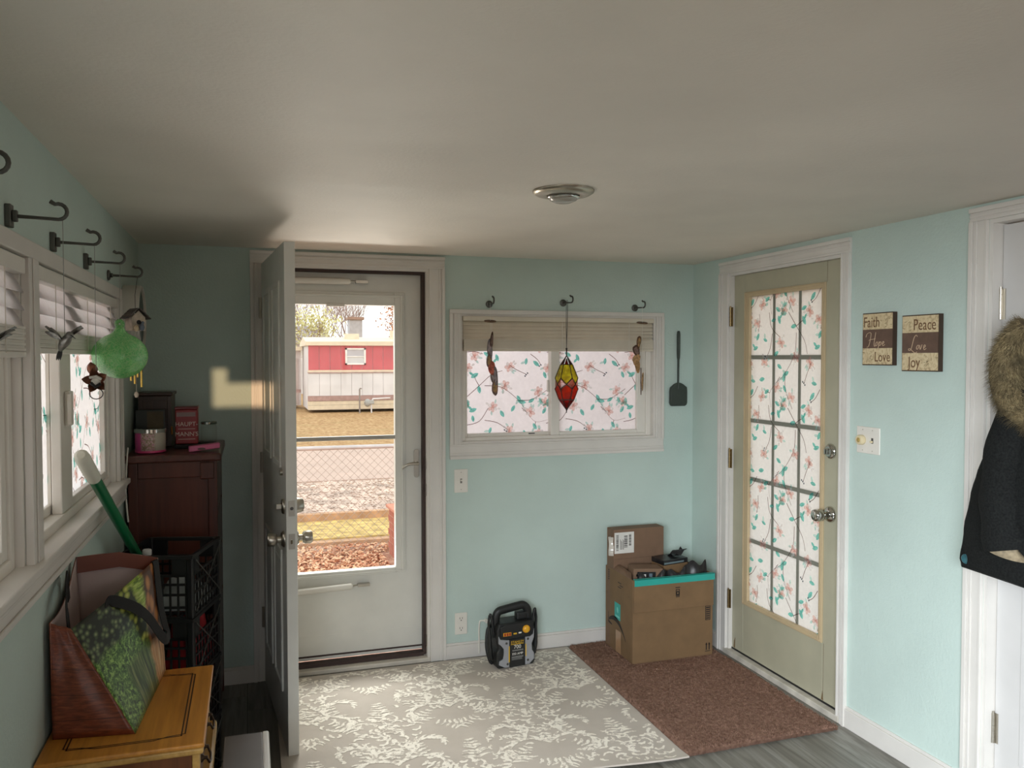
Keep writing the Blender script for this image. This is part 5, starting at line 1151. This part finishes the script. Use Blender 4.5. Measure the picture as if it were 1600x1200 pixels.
for z_ in (-.045, .045): mb.tube([Q(0, z_, .006), Q(0, z_, .0072)], .003, 8)
mb.build('screw', M_NICKEL, sw)
ou, Q = plate('white double wall outlet left of the jump starter', 'wall_outlet', PB, 1.007, .124, 1.074, .238, cat='outlet')
for z_ in (-.026, .026):
    mb = MB(); mb.prism(ell(0, 0, .017, .0145, 0, 16), .006, .0085, 0, T(*Q(0, z_, 0)) @ RX(PI / 2)); rc = mb.build('receptacle', M_WPLAST, ou)
    for dx in (-.007, .006): pbox(MB(), Q, dx - .0012, z_ - .001, dx + .0012, z_ + .008, .0084, .0088).build('slot', M_BLACK, rc)
    pbox(MB(), Q, -.003, z_ - .010, .002, z_ - .005, .0084, .0088).build('slot', M_BLACK, rc)
dmr, Q = plate('white wall plate with an ivory dimmer knob on the right wall', 'dimmer_switch', PR, 2.656, 1.178, 2.786, 1.288)
mb = MB(); mb.lathe([(0, 0), (.019, 0), (.021, .004), (.020, .018), (.017, .022), (0, .022)], 24, 0, T(*Q(.030, 0, .006)) @ RY(-PI / 2)); kb = mb.build('dimmer_knob', M_IVORY, dmr)
mb = MB(); mb.lathe([(0, 0), (.010, 0), (.009, .001), (0, .001)], 18, 0, T(*Q(.030, 0, .028)) @ RY(-PI / 2)); mb.build('knob_cap', mat('gold_ring', (200, 172, 104), .35, .4), kb)
mb = MB(); pbox(mb, Q, -.030, -.011, -.020, .011, .006, .0075); mb.build('toggle_slot', M_DGREY, dmr); pbox(MB(), Q, -.029, -.008, -.021, .000, .006, .017).build('toggle', M_IVORY, dmr, bevel=.0015)
for (u, z_) in ((.03, .042), (.03, -.042), (-.025, .042), (-.025, -.042)): pbox(MB(), Q, u - .002, z_ - .002, u + .002, z_ + .002, .006, .0068).build('screw', M_NICKEL, dmr)
pc = MB(); pc.tube(spl([(1.180, D - .02, .186), (1.150, D - .012, .188), (1.140, D - .010, .18), (1.136, D - .010, .13), (1.134, D - .020, .085), (1.134, D - .022, .02)]), .0045, 6); pc.tube([(1.174, D - .004, .186), (1.174, D - .03, .186)], .010, 10)
tag(pc.build('power_cord', M_WPLAST), 'white cord on the back wall behind the jump starter', 'cord')
sp = thing('grill_spatula', 'dark grey grill spatula hanging on the back wall beside the window', 'spatula', (2.306, D - .012, 1.722))
M_SPAT = mat('dark_green_grey_nylon', (58, 66, 60), .5, var=.05)
mb = MB(); mb.tube([(0, 0, 0), (0, 0, -.006), (0, 0, -.02), (0, 0, -.13), (0, 0, -.15), (0, 0, -.16)], [.008, .012, .0145, .0135, .012, .009], 12, flat=.6); mb.build('handle', M_SPAT, sp)
mb = MB(); mb.tube([(0, 0, -.155), (0, .002, -.31), (0, .004, -.325)], [.0085, .008, .012], 10, flat=.6); mb.build('shaft', M_SPAT, sp)
bl = [(-.030, -.300), (-.012, -.292), (.012, -.292), (.030, -.300)] + [(.055 + .0 + .012 * (-1 + math.cos(a)) * 0 + .0, -.318) for a in (0,)] + [(.057, -.34), (.057, -.405), (.052, -.418), (.042, -.424), (-.042, -.424), (-.052, -.418), (-.057, -.405), (-.057, -.34), (-.053, -.318)]
mb = MB(); mb.prism(bl, -.003, .003, 0, RX(PI / 2)); mb.prism([(x_ * .80, -.36 + (z_ + .36) * .82) for x_, z_ in bl], -.0015, .0042, 0, RX(PI / 2)); mb.build('blade', M_SPAT, sp, bevel=.002)
mb = MB(); mb.tube([(0, .012, -.012), (0, -.012, -.010)], .002, 6); mb.build('nail', M_NICKEL, sp)

# ------------------------------------------------------------------ wall signs
t = NT('cream_sign'); vec = t.coord('Object'); f = t.noise(vec, 28, 4, .6, 2.5); t.l(t.ramp(f, [(.36, (176, 156, 122)), (.48, (208, 188, 150)), (.62, (216, 200, 164))]), t.b.inputs['Base Color']); t.b.inputs['Roughness'].default_value = .6; M_CREAM = t.m
M_SBROWN = mat('brown_sign_band', (100, 78, 66), .6, var=.08, scale=25); M_SEDGE = mat('dark_sign_edge', (62, 44, 32), .6); M_SINK = mat('brown_sign_ink', (110, 78, 52), .6); M_SPALE = mat('pale_sign_script', (206, 180, 150), .6)
def sign(label, u0, z0, u1, z1, words):
    c = PR((u0 + u1) / 2, (z0 + z1) / 2, .0005); s_ = thing('wall_sign', label, 'sign', c, 0, 'word signs on the right wall'); hw, hh = (u1 - u0) / 2, (z1 - z0) / 2
    # local: +y is away from the viewer's right, so text runs along -y
    MB().box((-.020, -hw, -hh), (-.0, hw, hh)).build('board', M_SEDGE, s_, bevel=.001)
    zs = [hh - .004, hh - 2 * hh * .315, hh - 2 * hh * .675, -hh + .004]
    for k in range(3): MB().box((-.0212, -hw + .003, zs[k + 1]), (-.0201, hw - .003, zs[k])).build('band', M_SBROWN if k == 1 else M_CREAM, s_)
    B3 = Matrix(((0, 0, -1, 0), (-1, 0, 0, 0), (0, 1, 0, 0), (0, 0, 0, 1)))
    for body_, size, off, k, m_, shr in words:
        text(body_, size, T(-.0216, off, (zs[k] + zs[k + 1]) / 2 - .004) @ B3 @ Matrix.Diagonal((.78 if not shr else .8, 1, 1, 1)), m_, s_, shr, ext=.0003)
    mb = MB(); rr = random.Random(len(label))
    for k in range(26):
        kk = rr.choice((0, 2)); sgn = 1 if (kk == 0) == (words[0][2] < 0) else -1
        sgn = -1 if ((kk == 0) == (words[0][2] > 0)) else 1
        y_ = sgn * rr.uniform(.25, .9) * hw; z_ = rr.uniform(zs[kk + 1] + .008, zs[kk] - .008); a = rr.uniform(0, PI); l_ = rr.uniform(.006, .014)
        mb.add([(-.0214, y_ + l_ * math.cos(a), z_ + l_ * math.sin(a) * .5), (-.0214, y_ + .0016, z_ + .0016), (-.0214, y_ - l_ * math.cos(a), z_ - l_ * math.sin(a) * .5), (-.0214, y_ - .0016, z_ - .0016)], [(0, 1, 2, 3)])
    tag(mb.build('leaf_print', mat('faint_leaf_print', (160, 142, 108), .6), s_), kind='stuff')
    return s_, zs
sg1 = sign('word sign reading Faith Hope Love, nearer the sage door', 2.576, 1.54, 2.742, 1.75, [('Faith', .060, .032, 0, M_SINK, 0), ('Love', .056, -.028, 2, M_SINK, 0)])
sg2 = sign('word sign reading Peace Love Joy, nearer the white door', 2.353, 1.519, 2.530, 1.731, [('Peace', .060, -.022, 0, M_SINK, 0), ('Joy', .060, .026, 2, M_SINK, 0)])

def script(parent, strokes, y0, z0, sx_, sz_):
    mb = MB()
    for st_ in strokes:
        mb.tube(spl([(-.0216, y0 - (x_ + .22 * z_ * 0) * sx_, z0 + z_ * sz_) for x_, z_ in st_], 5), .0011, 5)
    return mb.build('lettering', M_SPALE, parent)
def oval(cx, cz, rx_, rz_): return [(cx + rx_ * math.cos(a) + .25 * rz_ * math.sin(a), cz + rz_ * math.sin(a)) for a in [k * 2 * PI / 9 + .6 for k in range(10)]]
def cur_e(dx): return [(dx, .20), (dx + .09, .26), (dx + .10, .36), (dx + .04, .36), (dx + .01, .2), (dx + .05, .08), (dx + .16, .16)]
script(sg1[0], [[(-.16, .70), (-.10, .90), (.04, 1.0), (.16, .96), (.14, .66), (.08, .30), (.0, .04), (-.10, .0)], [(.46, 1.02), (.41, .66), (.36, .28), (.38, .06), (.44, .10)], [(.02, .46), (.14, .52), (.30, .54), (.44, .58)], oval(.52, .22, .06, .13), [(.68, .38), (.64, .08), (.56, -.30)], oval(.73, .22, .06, .13), cur_e(.86)], .048, -.032, .088, .058)
script(sg2[0], [[(.50, .90), (.42, 1.0), (.30, .82), (.20, .40), (.12, .10), (.0, .04), (-.02, .14), (.08, .14), (.24, -.02), (.38, -.12), (.48, -.04)], oval(.52, .24, .06, .13), [(.64, .38), (.67, .10), (.78, .40)], cur_e(.86)], .052, -.030, .082, .060)

# ------------------------------------------------------------------ ceiling light
cl = thing('ceiling_light', 'round brushed metal recessed light in the ceiling', 'light', (.950, 2.425, H))
mb = MB(); mb.lathe([(.098, -.0003), (.097, -.006), (.085, -.013), (.062, -.018), (.052, -.016), (.050, -.008), (.050, -.0003)], 40); mb.build('trim_ring', mat('brushed_trim', (176, 168, 152), .32, .85), cl)
mb = MB(); mb.lathe([(.0495, -.004), (.049, -.018), (.042, -.030), (.026, -.037), (0, -.039)], 32); mb.build('bulb_lens', mat('frosted_lens', (170, 166, 156), .2, var=.02), cl)
mb = MB(); mb.lathe([(.0497, -.018), (.0515, -.021), (.050, -.024), (.0455, -.0255)], 32); mb.build('lens_rim', M_CHROME, cl)

# ------------------------------------------------------------------ coat on the white door
ct = thing('winter_coat', 'black winter coat with a fur trimmed hood hanging on the right door', 'coat', (R - .10, 1.86, .87))
t = NT('black_wool'); f = t.noise(t.coord('Object'), 160, 3); t.l(t.ramp(f, [(.3, (15, 16, 16)), (.7, (31, 33, 32))]), t.b.inputs['Base Color']); t.b.inputs['Roughness'].default_value = .92; t.b.inputs['Specular IOR Level'].default_value = .2; t.bump(f, .4, .002); M_WOOL = t.m
# local: x toward -R (room side is -x), y along wall, z up from the hem
PROF = [(0, .296, .070), (.02, .300, .078), (.08, .294, .080), (.20, .272, .082), (.33, .236, .082), (.43, .180, .078), (.50, .125, .070), (.58, .095, .058), (.64, .080, .05)]
def coat_fn(u, v):
    k = v * (len(PROF) - 1); i = min(int(k), len(PROF) - 2); t_ = k - i; z, w_, d_ = [PROF[i][q] * (1 - t_) + PROF[i + 1][q] * t_ for q in range(3)]
    a = 2 * PI * u; fold = 1 + .05 * math.sin(7 * a + 1) * (1 - v) + .03 * math.sin(11 * a) * (1 - v)
    x = math.cos(a) * d_ * fold; y = math.sin(a) * w_ * (1 + .01 * math.sin(9 * z * 6)); zz = z - .012 * (math.sin(a) < -.2) * (1 - v) + .01 * math.sin(3 * a) * (v < .05)
    return (min(x, .046), y, zz)
mb = MB(); mb.grid(coat_fn, 72, 40); n0 = len(mb.v); mb.add([coat_fn(k / 72, 0) for k in range(72)], [tuple(range(72))]); mb.build('coat_body', M_WOOL, ct)
mb = MB()   # visible sleeve
SL = spl([(-.050, .02, .60), (-.070, .060, .50), (-.080, .082, .38), (-.085, .085, .27), (-.088, .075, .18), (-.090, .055, .105)], 5); k = len(SL)
mb.tube(SL, [.056 + .012 * math.sin(i * .9) * .3 + .012 * (i / k) for i in range(k)], 18, caps=False, flat=.72); sv = mb.build('sleeve', M_WOOL, ct)
e = SL[-1]; d_ = (SL[-1] - SL[-2]).normalized(); sx_ = V((0, 1, .15)).normalized(); sy_ = d_.cross(sx_)
cuffR = .066
def cf(u, v): a = 2 * PI * u; r_ = cuffR * (1.0 - .35 * v); p = e + sx_ * math.cos(a) * r_ + sy_ * math.sin(a) * r_ * .72 + d_ * (.012 - .03 * v + .008 * math.sin(5 * a) * v); return tuple(p)
M_LIN = mat('beige_lining', (146, 132, 108), .6, var=.2, scale=50)
mb = MB(); mb.grid(cf, 30, 6); mb.add([cf(q / 30, 1) for q in range(30)], [tuple(range(30))]); mb.build('cuff_lining', M_LIN, sv)
mb = MB(); mb.lathe([(0, 0), (.015, 0), (.016, .003), (.012, .006), (.006, .004), (0, .004)], 18, 0, T(-.040, .250, .030) @ RY(-PI / 2) ); mb.build('teal_button', mat('teal_button', (40, 84, 92), .35, var=.2, scale=60), ct)
mb = MB(); mb.tube([(-.012 + .05 * math.cos(a) * .9, .0 + .10 * math.cos(a * 1) * 0 + .095 * math.sin(a), .77 + .07 * math.cos(a)) for a in [k * 2 * PI / 24 for k in range(24)]], .055, 10, closed=True); 
hd = MB(); hd.ball((-.02, -.03, .735), (.062, .118, .115), 24); hd.lathe([(.105, .0), (.098, .05), (.09, .10), (.07, .14)], 24, 0, T(-.012, -.02, .56), sx=.5); hd.build('hood', M_WOOL, ct)
FUR = spl([(-.055, -.02, .505), (-.075, .035, .545), (-.08, .066, .61), (-.08, .070, .68), (-.075, .050, .745), (-.065, .01, .795)], 5)
f1 = mat('fur_base', (112, 98, 70), .95, var=.2, scale=30); f2 = mat('fur_tips', (164, 148, 112), .95, var=.25, scale=20)
mb = MB(); mb.tube(FUR, [.038 + .012 * math.sin(PI * i / (len(FUR) - 1)) for i in range(len(FUR))], 14, 0); fb = mb.build('fur_trim', f1, ct)
st = MB(); rr = random.Random(9)
for k in range(13000):
    i = rr.uniform(0, len(FUR) - 1.01); j = int(i); p = FUR[j].lerp(FUR[j + 1], i - j); t_ = (FUR[j + 1] - FUR[j]).normalized()
    a = rr.uniform(0, 2 * PI); s1_ = t_.orthogonal().normalized(); s2_ = t_.cross(s1_); n_ = s1_ * math.cos(a) + s2_ * math.sin(a)
    rad = .036 + .012 * math.sin(PI * i / (len(FUR) - 1)); b = p + n_ * rad; dr_ = (n_ + V((rr.uniform(-.5, .5), rr.uniform(-.5, .5), rr.uniform(-.9, .3)))).normalized(); ln_ = rr.uniform(.014, .034); sd = dr_.cross(t_).normalized() * .0011
    st.add([b - sd, b + sd, b + dr_ * ln_ + V((0, 0, -.003))], [(0, 1, 2)], rr.randint(0, 1))
tag(st.build('fur_strands', [f1, f2], fb), kind='stuff')
mb = MB(); mb.tube([(.046, .0, .93), (.0, 0, .935), (-.02, 0, .92), (-.02, 0, .895)], .005, 8); mb.build('hanging_hook', M_NICKEL, ct)

# ------------------------------------------------------------------ outdoors
GZ = -.60
M_GRASS = NT('dry_lawn'); vec = M_GRASS.coord('Object'); f = M_GRASS.noise(vec, 1.2, 4); g = M_GRASS.noise(M_GRASS.coord('Object', (1, .4, 1)), 9, 5, .7); c = M_GRASS.ramp(g, [(.3, (134, 96, 58)), (.5, (172, 136, 92)), (.7, (198, 168, 124))])
M_GRASS.l(M_GRASS.mix(M_GRASS.ramp(f, [(.5, (0, 0, 0)), (.68, (120, 120, 120))]), c, rgb((140, 138, 86))), M_GRASS.b.inputs['Base Color']); M_GRASS.b.inputs['Roughness'].default_value = .95
t = NT('pink_gravel'); vec = t.coord('Object'); f = t.noise(vec, 22, 6, .75); g = t.noise(vec, 1.1, 3); c = t.ramp(f, [(.3, (146, 112, 98)), (.5, (190, 162, 148)), (.68, (218, 200, 190))]); t.l(t.mix(t.ramp(g, [(.42, (0, 0, 0)), (.7, (140, 140, 140))]), c, rgb((200, 180, 134))), t.b.inputs['Base Color']); t.b.inputs['Roughness'].default_value = .95; M_GRAV = t.m
t = NT('leaf_litter'); vec = t.coord('Object'); f = t.noise(vec, 16, 5, .75); t.l(t.ramp(f, [(.32, (138, 92, 74)), (.5, (184, 138, 116)), (.66, (212, 180, 158))]), t.b.inputs['Base Color']); t.b.inputs['Roughness'].default_value = .95; M_LITTER = t.m
M_ROAD = mat('pale_road', (192, 168, 156), .9, var=.03, scale=1.5)
tag(MB().box((-60, D + .13, GZ - .5), (90, 19.5, GZ)).build('ground_yard', M_GRAV), kind='structure', label='gravel yard outside the storm door')
tag(MB().box((-60, 19.5, GZ - .5), (90, 120, GZ + .01)).build('ground_lawn', M_GRASS.m), kind='structure', label='dry lawn before the red and white mobile home')
tag(MB().box((-60, 14.6, GZ - .3), (90, 19.6, GZ + .02)).build('road', M_ROAD), kind='structure', label='pale road beyond the fence')
tag(MB().box((-60, D + .14, GZ - .3), (90, 9.3, GZ + .015)).build('ground_litter', M_LITTER), kind='structure', label='leaf litter just outside the storm door')
tag(MB().box((-60, 9.9, GZ - .3), (90, 11.0, GZ + .02)).build('grass_strip', mat('yellow_grass', (192, 164, 104), .95, var=.2, scale=9)), kind='structure', label='yellow grass strip behind the fence')
for (y_, nm) in ((11.05, 'far'), (9.6, 'near')):
    tag(MB().box((-4, y_ - .06, GZ), (8, y_ + .06, GZ + .11 if nm == 'far' else GZ + .05)).build('timber_edging', mat('weathered_timber', (190, 150, 118), .9, var=.1)), 'weathered timber edging at the far side of the grass strip' if nm == 'far' else 'weathered timber edging nearest the storm door', 'edging')
st = MB(); rr = random.Random(31)
for k in range(2600):
    y_ = 11.2 + 3.3 * rr.random() ** 1.2; x_ = rr.uniform(.03, .20) * y_ ; s_ = rr.uniform(.015, .045)
    st.ball((x_, y_, GZ + s_ * .3), (s_, s_ * .8, s_ * .6), 4)
tag(st.build('gravel_stones', mat('pale_stone', (204, 184, 172), .9, var=.2, scale=3)), 'loose pale stones on the gravel beyond the fence', 'gravel', kind='stuff')
st = MB()
for k in range(3000):
    y_ = rr.uniform(7.4, 9.45); x_ = rr.uniform(.2, 1.36 if y_ < 9.0 else 1.7); s_ = rr.uniform(.02, .05); a = rr.uniform(0, 6.28); h_ = rr.uniform(.0, .02)
    st.add([(x_ - s_ * math.cos(a), y_ - s_ * math.sin(a), GZ + .016 + h_), (x_ + s_ * .4 * math.sin(a), y_ - s_ * .4 * math.cos(a), GZ + .03 + h_), (x_ + s_ * math.cos(a), y_ + s_ * math.sin(a), GZ + .018), (x_ - s_ * .4 * math.sin(a), y_ + s_ * .4 * math.cos(a), GZ + .02 + h_)], [(0, 1, 2, 3)], rr.randint(0, 1))
tag(st.build('fallen_leaves', [mat('tan_leaf', (236, 196, 162), .9), mat('rust_leaf', (206, 150, 120), .9)]), 'dry fallen leaves scattered outside the storm door', 'leaves', kind='stuff')
# brick planter wall
pw_ = thing('planter_wall', 'low red brick wall outside at the right of the storm door', 'wall', (1.60, 8.35, GZ), .05)
M_BRK = mat('red_brick', (190, 118, 100), .9, var=.12, scale=6); MB().box((-.118, -.618, 0), (.118, .618, .52)).build('mortar_core', mat('mortar', (214, 186, 166), .95), pw_)
bm_ = MB().box((-.105, -.05, 0), (.105, .05, .065)).mesh('brick', [M_BRK]); rr = random.Random(6)
for j in range(7):
    for k in range(6):
        for s_ in (-1, 1):
            o = bpy.data.objects.new('brick', bm_); col.objects.link(o); o.parent = pw_; o.location = (s_ * (.072 + rr.uniform(0, .003)), 0, .006 + .074 * j); o.rotation_euler = (0, 0, PI / 2)
            o.location.y = -.51 + .205 * k + (.05 if j % 2 else -.05) * .5; o.scale = (.92, 1, 1)
MB().box((-.15, -.65, .522), (.15, .65, .56)).build('cap_stone', mat('pale_red_cap', (214, 150, 128), .9, var=.06), pw_, bevel=.01)
MB().box((.02, .5, .561), (.14, .64, .76)).build('post', mat('orange_post', (216, 138, 96), .9), pw_)
# chain link fence
fe = thing('chain_link_fence', 'grey chain link fence across the gravel yard', 'fence', (0, 9.1, GZ), -.02)
M_GALV = mat('galvanised', (176, 160, 152), .5, .2); fh = 1.19
MB().tube([(-3, 0, fh), (6, 0, fh)], .024, 10).build('top_rail', mat('pale_galvanised', (196, 190, 192), .45, .2), fe)
for x_ in (-2.4, 3.2): mb = MB(); mb.tube([(x_, 0, 0), (x_, 0, fh + .05)], .03, 10); mb.ball((x_, 0, fh + .05), .035, 8); mb.build('post', M_GALV, fe)
mb = MB(); sp_ = .088; x_ = -1.2
while x_ < 3.2:
    for s_ in (1, -1):
        xa, xb = x_, x_ + s_ * (fh - .04)
        mb.tube([(xa, s_ * .003, .02), (xb, s_ * .003, fh - .02)], .0024, 3, caps=False)
    x_ += sp_
tag(mb.build('wire_mesh', M_GALV, fe), kind='stuff')
mb = MB(); x_ = -1.2
# mobile home
hm = thing('mobile_home', 'red and white mobile home across the road', 'mobile home', (2.20, 33, -.48), 0)
M_HRED = mat('glow_washed_red_siding', (200, 92, 98), .7, var=.06, scale=2); M_HWH = mat('white_siding', (222, 218, 220), .7, var=.05, scale=1.2); M_HTR = mat('cream_roof_edge', (222, 206, 182), .6, var=.04); M_HBR = mat('brown_band', (168, 136, 130), .8, var=.1)  # pale wash of lens glow is put into the red siding colour
HL = 11.0
def hpanel(n, z0, z1, m, wdt=.42):
    k = int(HL / wdt)
    for i in range(k): MB().box((i * wdt + .006, 0, z0), ((i + 1) * wdt - .006, .06, z1)).build(n, m, hm, bevel=.01)
MB().box((0, .03, 0), (int(HL / .42) * .42, 3.6, 2.58)).build('walls', M_HWH, hm)
hpanel('red_panel', 1.58, 2.55, M_HRED); hpanel('white_panel', .56, 1.46, M_HWH)
for (z0, z1, m_, d0) in ((1.46, 1.50, M_HBR, -.04), (1.50, 1.58, M_HTR, -.03), (.36, .56, M_HBR, -.03), (.20, .35, M_HTR, -.01), (.02, .19, M_HTR, -.02)): MB().box((-.03, d0, z0), (HL, .06, z1)).build('trim_board', m_, hm)
mb = MB(); mb.add([(-.1, -.12, 2.55), (HL, -.12, 2.55), (HL, -.12, 2.78), (-.1, -.12, 2.70), (-.1, 3.8, 2.55), (HL, 3.8, 2.55), (HL, 3.8, 2.78), (-.1, 3.8, 2.7), (-.1, 1.8, 2.92), (HL, 1.8, 2.98)], [(0, 1, 2, 3), (3, 2, 9, 8), (8, 9, 6, 7), (4, 7, 6, 5), (0, 4, 5, 1), (0, 3, 8, 7, 4), (1, 5, 6, 9, 2)]); mb.build('roof', M_HTR, hm)
wf = MB()
for q in ((1.43, 1.79, 2.24, 1.85), (1.43, 2.39, 2.24, 2.45), (1.43, 1.79, 1.50, 2.45), (2.17, 1.79, 2.24, 2.45), (1.5, 2.10, 2.17, 2.13)): wf.box((q[0], -.05, q[1]), (q[2], .06, q[3]))
wfo = wf.build('window_frame', mat('white_window_trim', (240, 236, 232), .5), hm); MB().box((1.5, -.02, 1.85), (2.17, -.01, 2.10)).build('pane', mat('pale_pane', (206, 206, 208), .2), wfo); MB().box((1.5, -.02, 2.13), (2.17, -.01, 2.39)).build('pane', mat('grey_pane', (184, 180, 186), .2), wfo)
MB().box((1.55, .9, 2.8), (2.1, 1.4, 3.05)).build('roof_hatch', M_HTR, hm); MB().box((3.4, .9, 2.7), (3.62, 1.15, 3.2)).build('vent_pipe', M_HTR, hm); mb = MB(); mb.tube([(4.3, .8, 2.7), (4.3, .8, 3.2)], .06, 8); mb.build('vent_pipe', M_HTR, hm)
mp = thing('meter_pipe', 'thin standing pipe before the mobile home', 'pipe', (4.10, 32.3, GZ + .01)); mb = MB(); mb.tube([(0, 0, 0), (0, 0, .95)], .03, 8); mb.tube([(0, 0, .95), (.03, 0, .98), (.08, 0, .96)], .025, 8); mb.build('pipe_body', mat('grey_pipe', (140, 130, 126), .6), mp)
gm = thing('gas_meter', 'grey gas meter on a pipe beside the mobile home', 'meter', (4.42, 32.4, GZ + .01)); mb = MB(); mb.ball((0, 0, .40), (.14, .1, .16), 12); mb.box((-.1, -.08, .35), (.25, .08, .5)); mb.build('meter_body', mat('meter_grey', (170, 170, 168), .5), gm, bevel=.02); mb = MB(); mb.tube([(.15, 0, 0), (.15, 0, .38)], .03, 8); mb.tube([(.2, 0, .55), (.9, 0, .58)], .03, 8); mb.tube([(.2, 0, .45), (.2, 0, .55)], .03, 8); mb.build('pipe', M_HWH, gm)
# white lean-to at its left end
le = thing('white_shed', 'white lean-to shed at the left end of the mobile home', 'shed', (.0, 36.2, -.45), 0)
MB().box((-2.6, 0, 0), (2.1, 3, 2.35)).build('walls', mat('shed_wall', (214, 204, 204), .7, var=.03), le); MB().box((-2.8, -.3, 2.35), (2.15, 3.2, 2.5)).build('roof', M_HTR, le)
MB().box((1.42, -.03, .05), (2.0, -.001, 2.0)).build('door', mat('shed_door', (190, 172, 168), .6), le); MB().box((-2.6, -.04, .55), (2.1, -.0305, .68)).build('trim_board', M_HBR, le)
# house far behind
fh_ = thing('grey_roofed_house', 'house with a low grey roof behind the mobile home', 'house', (2.0, 51, GZ)); MB().box((-3.2, 0, 0), (2.6, 5, 3.2)).build('walls', M_HWH, fh_)
mb = MB(); mb.add([(-3.6, -.5, 3.1), (3.0, -.5, 3.1), (2.4, 2.5, 4.2), (-3.0, 2.5, 4.2), (-3.6, 5.5, 3.1), (3.0, 5.5, 3.1)], [(0, 1, 2, 3), (3, 2, 5, 4), (0, 3, 4), (1, 5, 2), (0, 4, 5, 1)]); mb.build('roof', mat('grey_roof', (150, 140, 142), .8), fh_)
MB().box((3.9, .2, 0), (4.7, 1.2, 4.55)).build('chimney', mat('pale_chimney', (196, 194, 198), .8), fh_); MB().box((3.8, .1, 4.551), (4.8, 1.3, 4.72)).build('chimney_cap', mat('brown_cap', (170, 140, 124), .8), fh_)
# trees
def tree(label, x, y, h_, seed, bark, leaf=None, nleaf=0, spread=.5):
    t_ = thing('bare_tree' if not leaf else 'leafy_tree', label, 'tree', (x, y, GZ), 0, None); rr = random.Random(seed); mb = MB(); tips = []
    def grow(p, d, l_, r_, lv):
        q = p + d * l_; mid = p + d * l_ * .5 + V((rr.uniform(-1, 1), rr.uniform(-1, 1), 0)) * l_ * .05
        mb.tube([p, mid, q], [r_, r_ * .85, r_ * .68], 5 if lv < 2 else 3, caps=False)
        if lv >= 2: tips.append(q)
        if lv >= 7: return
        for k in range(3 if lv in (1, 2, 3) else 2):
            nd = (d + V((rr.uniform(-1, 1), rr.uniform(-1, 1), rr.uniform(-.2, .5))) * spread).normalized(); grow(q, nd, l_ * rr.uniform(.62, .82), r_ * .6, lv + 1)
    grow(V((0, 0, 0)), V((rr.uniform(-.08, .08), rr.uniform(-.08, .08), 1)).normalized(), h_ * .21, h_ * .011, 0); mb.build('trunk', bark, t_)
    if leaf:
        lf = MB()
        for k in range(nleaf):
            p = rr.choice(tips) + V((rr.gauss(0, .5), rr.gauss(0, .5), rr.gauss(0, .5))); s_ = rr.uniform(.05, .12); a = V((rr.uniform(-1, 1), rr.uniform(-1, 1), rr.uniform(-1, 1))).normalized() * s_; b = a.orthogonal().normalized() * s_ * .6
            lf.add([p - a, p + b, p + a, p - b], [(0, 1, 2, 3)])
        tag(lf.build('foliage', leaf, t_), kind='stuff')
    return t_
bk = mat('pale_bark', (158, 136, 130), .9); bk2 = mat('tan_bark', (150, 124, 110), .9)
for q, (x, y, h_) in enumerate(((6.4, 58, 9.5), (4.2, 68, 10.5), (9.2, 78, 12), (7.4, 90, 14), (12.6, 100, 14), (5.2, 112, 16), (14.0, 124, 17), (9.8, 136, 18))):
    tree(('nearest bare tree standing behind the middle of the mobile home roof', 'bare tree to the left of the pale chimney behind the mobile home', 'bare tree to the right of the pale chimney behind the mobile home', 'tall bare tree some way behind the pale chimney', 'far bare tree seen above the right end of the mobile home', 'far bare tree seen above the low grey roof', 'very far bare tree seen beside the rust leaved oak', 'farthest bare tree, palest of the wood behind the house')[q], x, y, h_, 3 + q * 4, bk)
tree('pale yellow green tree behind the shed at the left of the mobile home', 3.6, 46, 6.5, 21, bk2, mat('yellow_green_leaf', (206, 200, 146), .9), 1100)
tree('rust leaved oak behind the right end of the mobile home', 7.6, 46.5, 7.5, 25, bk2, mat('rust_oak_leaf', (190, 140, 110), .9), 5200, .55)
# unseen roof strip added to dim the sage door film, then the porch deck
tag(MB().box((R + .12, 1.6, H + .05), (R + .45, D + 1.2, H + .15)).build('film_shade_roof', M_TRIM), kind='structure', label='roof strip added outside the sage door to dim its film')
tag(MB().box((R + .12, 1.6, -.3), (R + 3.2, D + 1.2, -.05)).build('porch_deck', mat('porch_boards', (150, 140, 124), .8)), kind='structure', label='side porch deck')
tag(MB().box((-60, -60, GZ - .5), (90, D + .12, GZ - .01)).build('ground_side', M_GRASS.m), kind='structure', label='ground around the house')
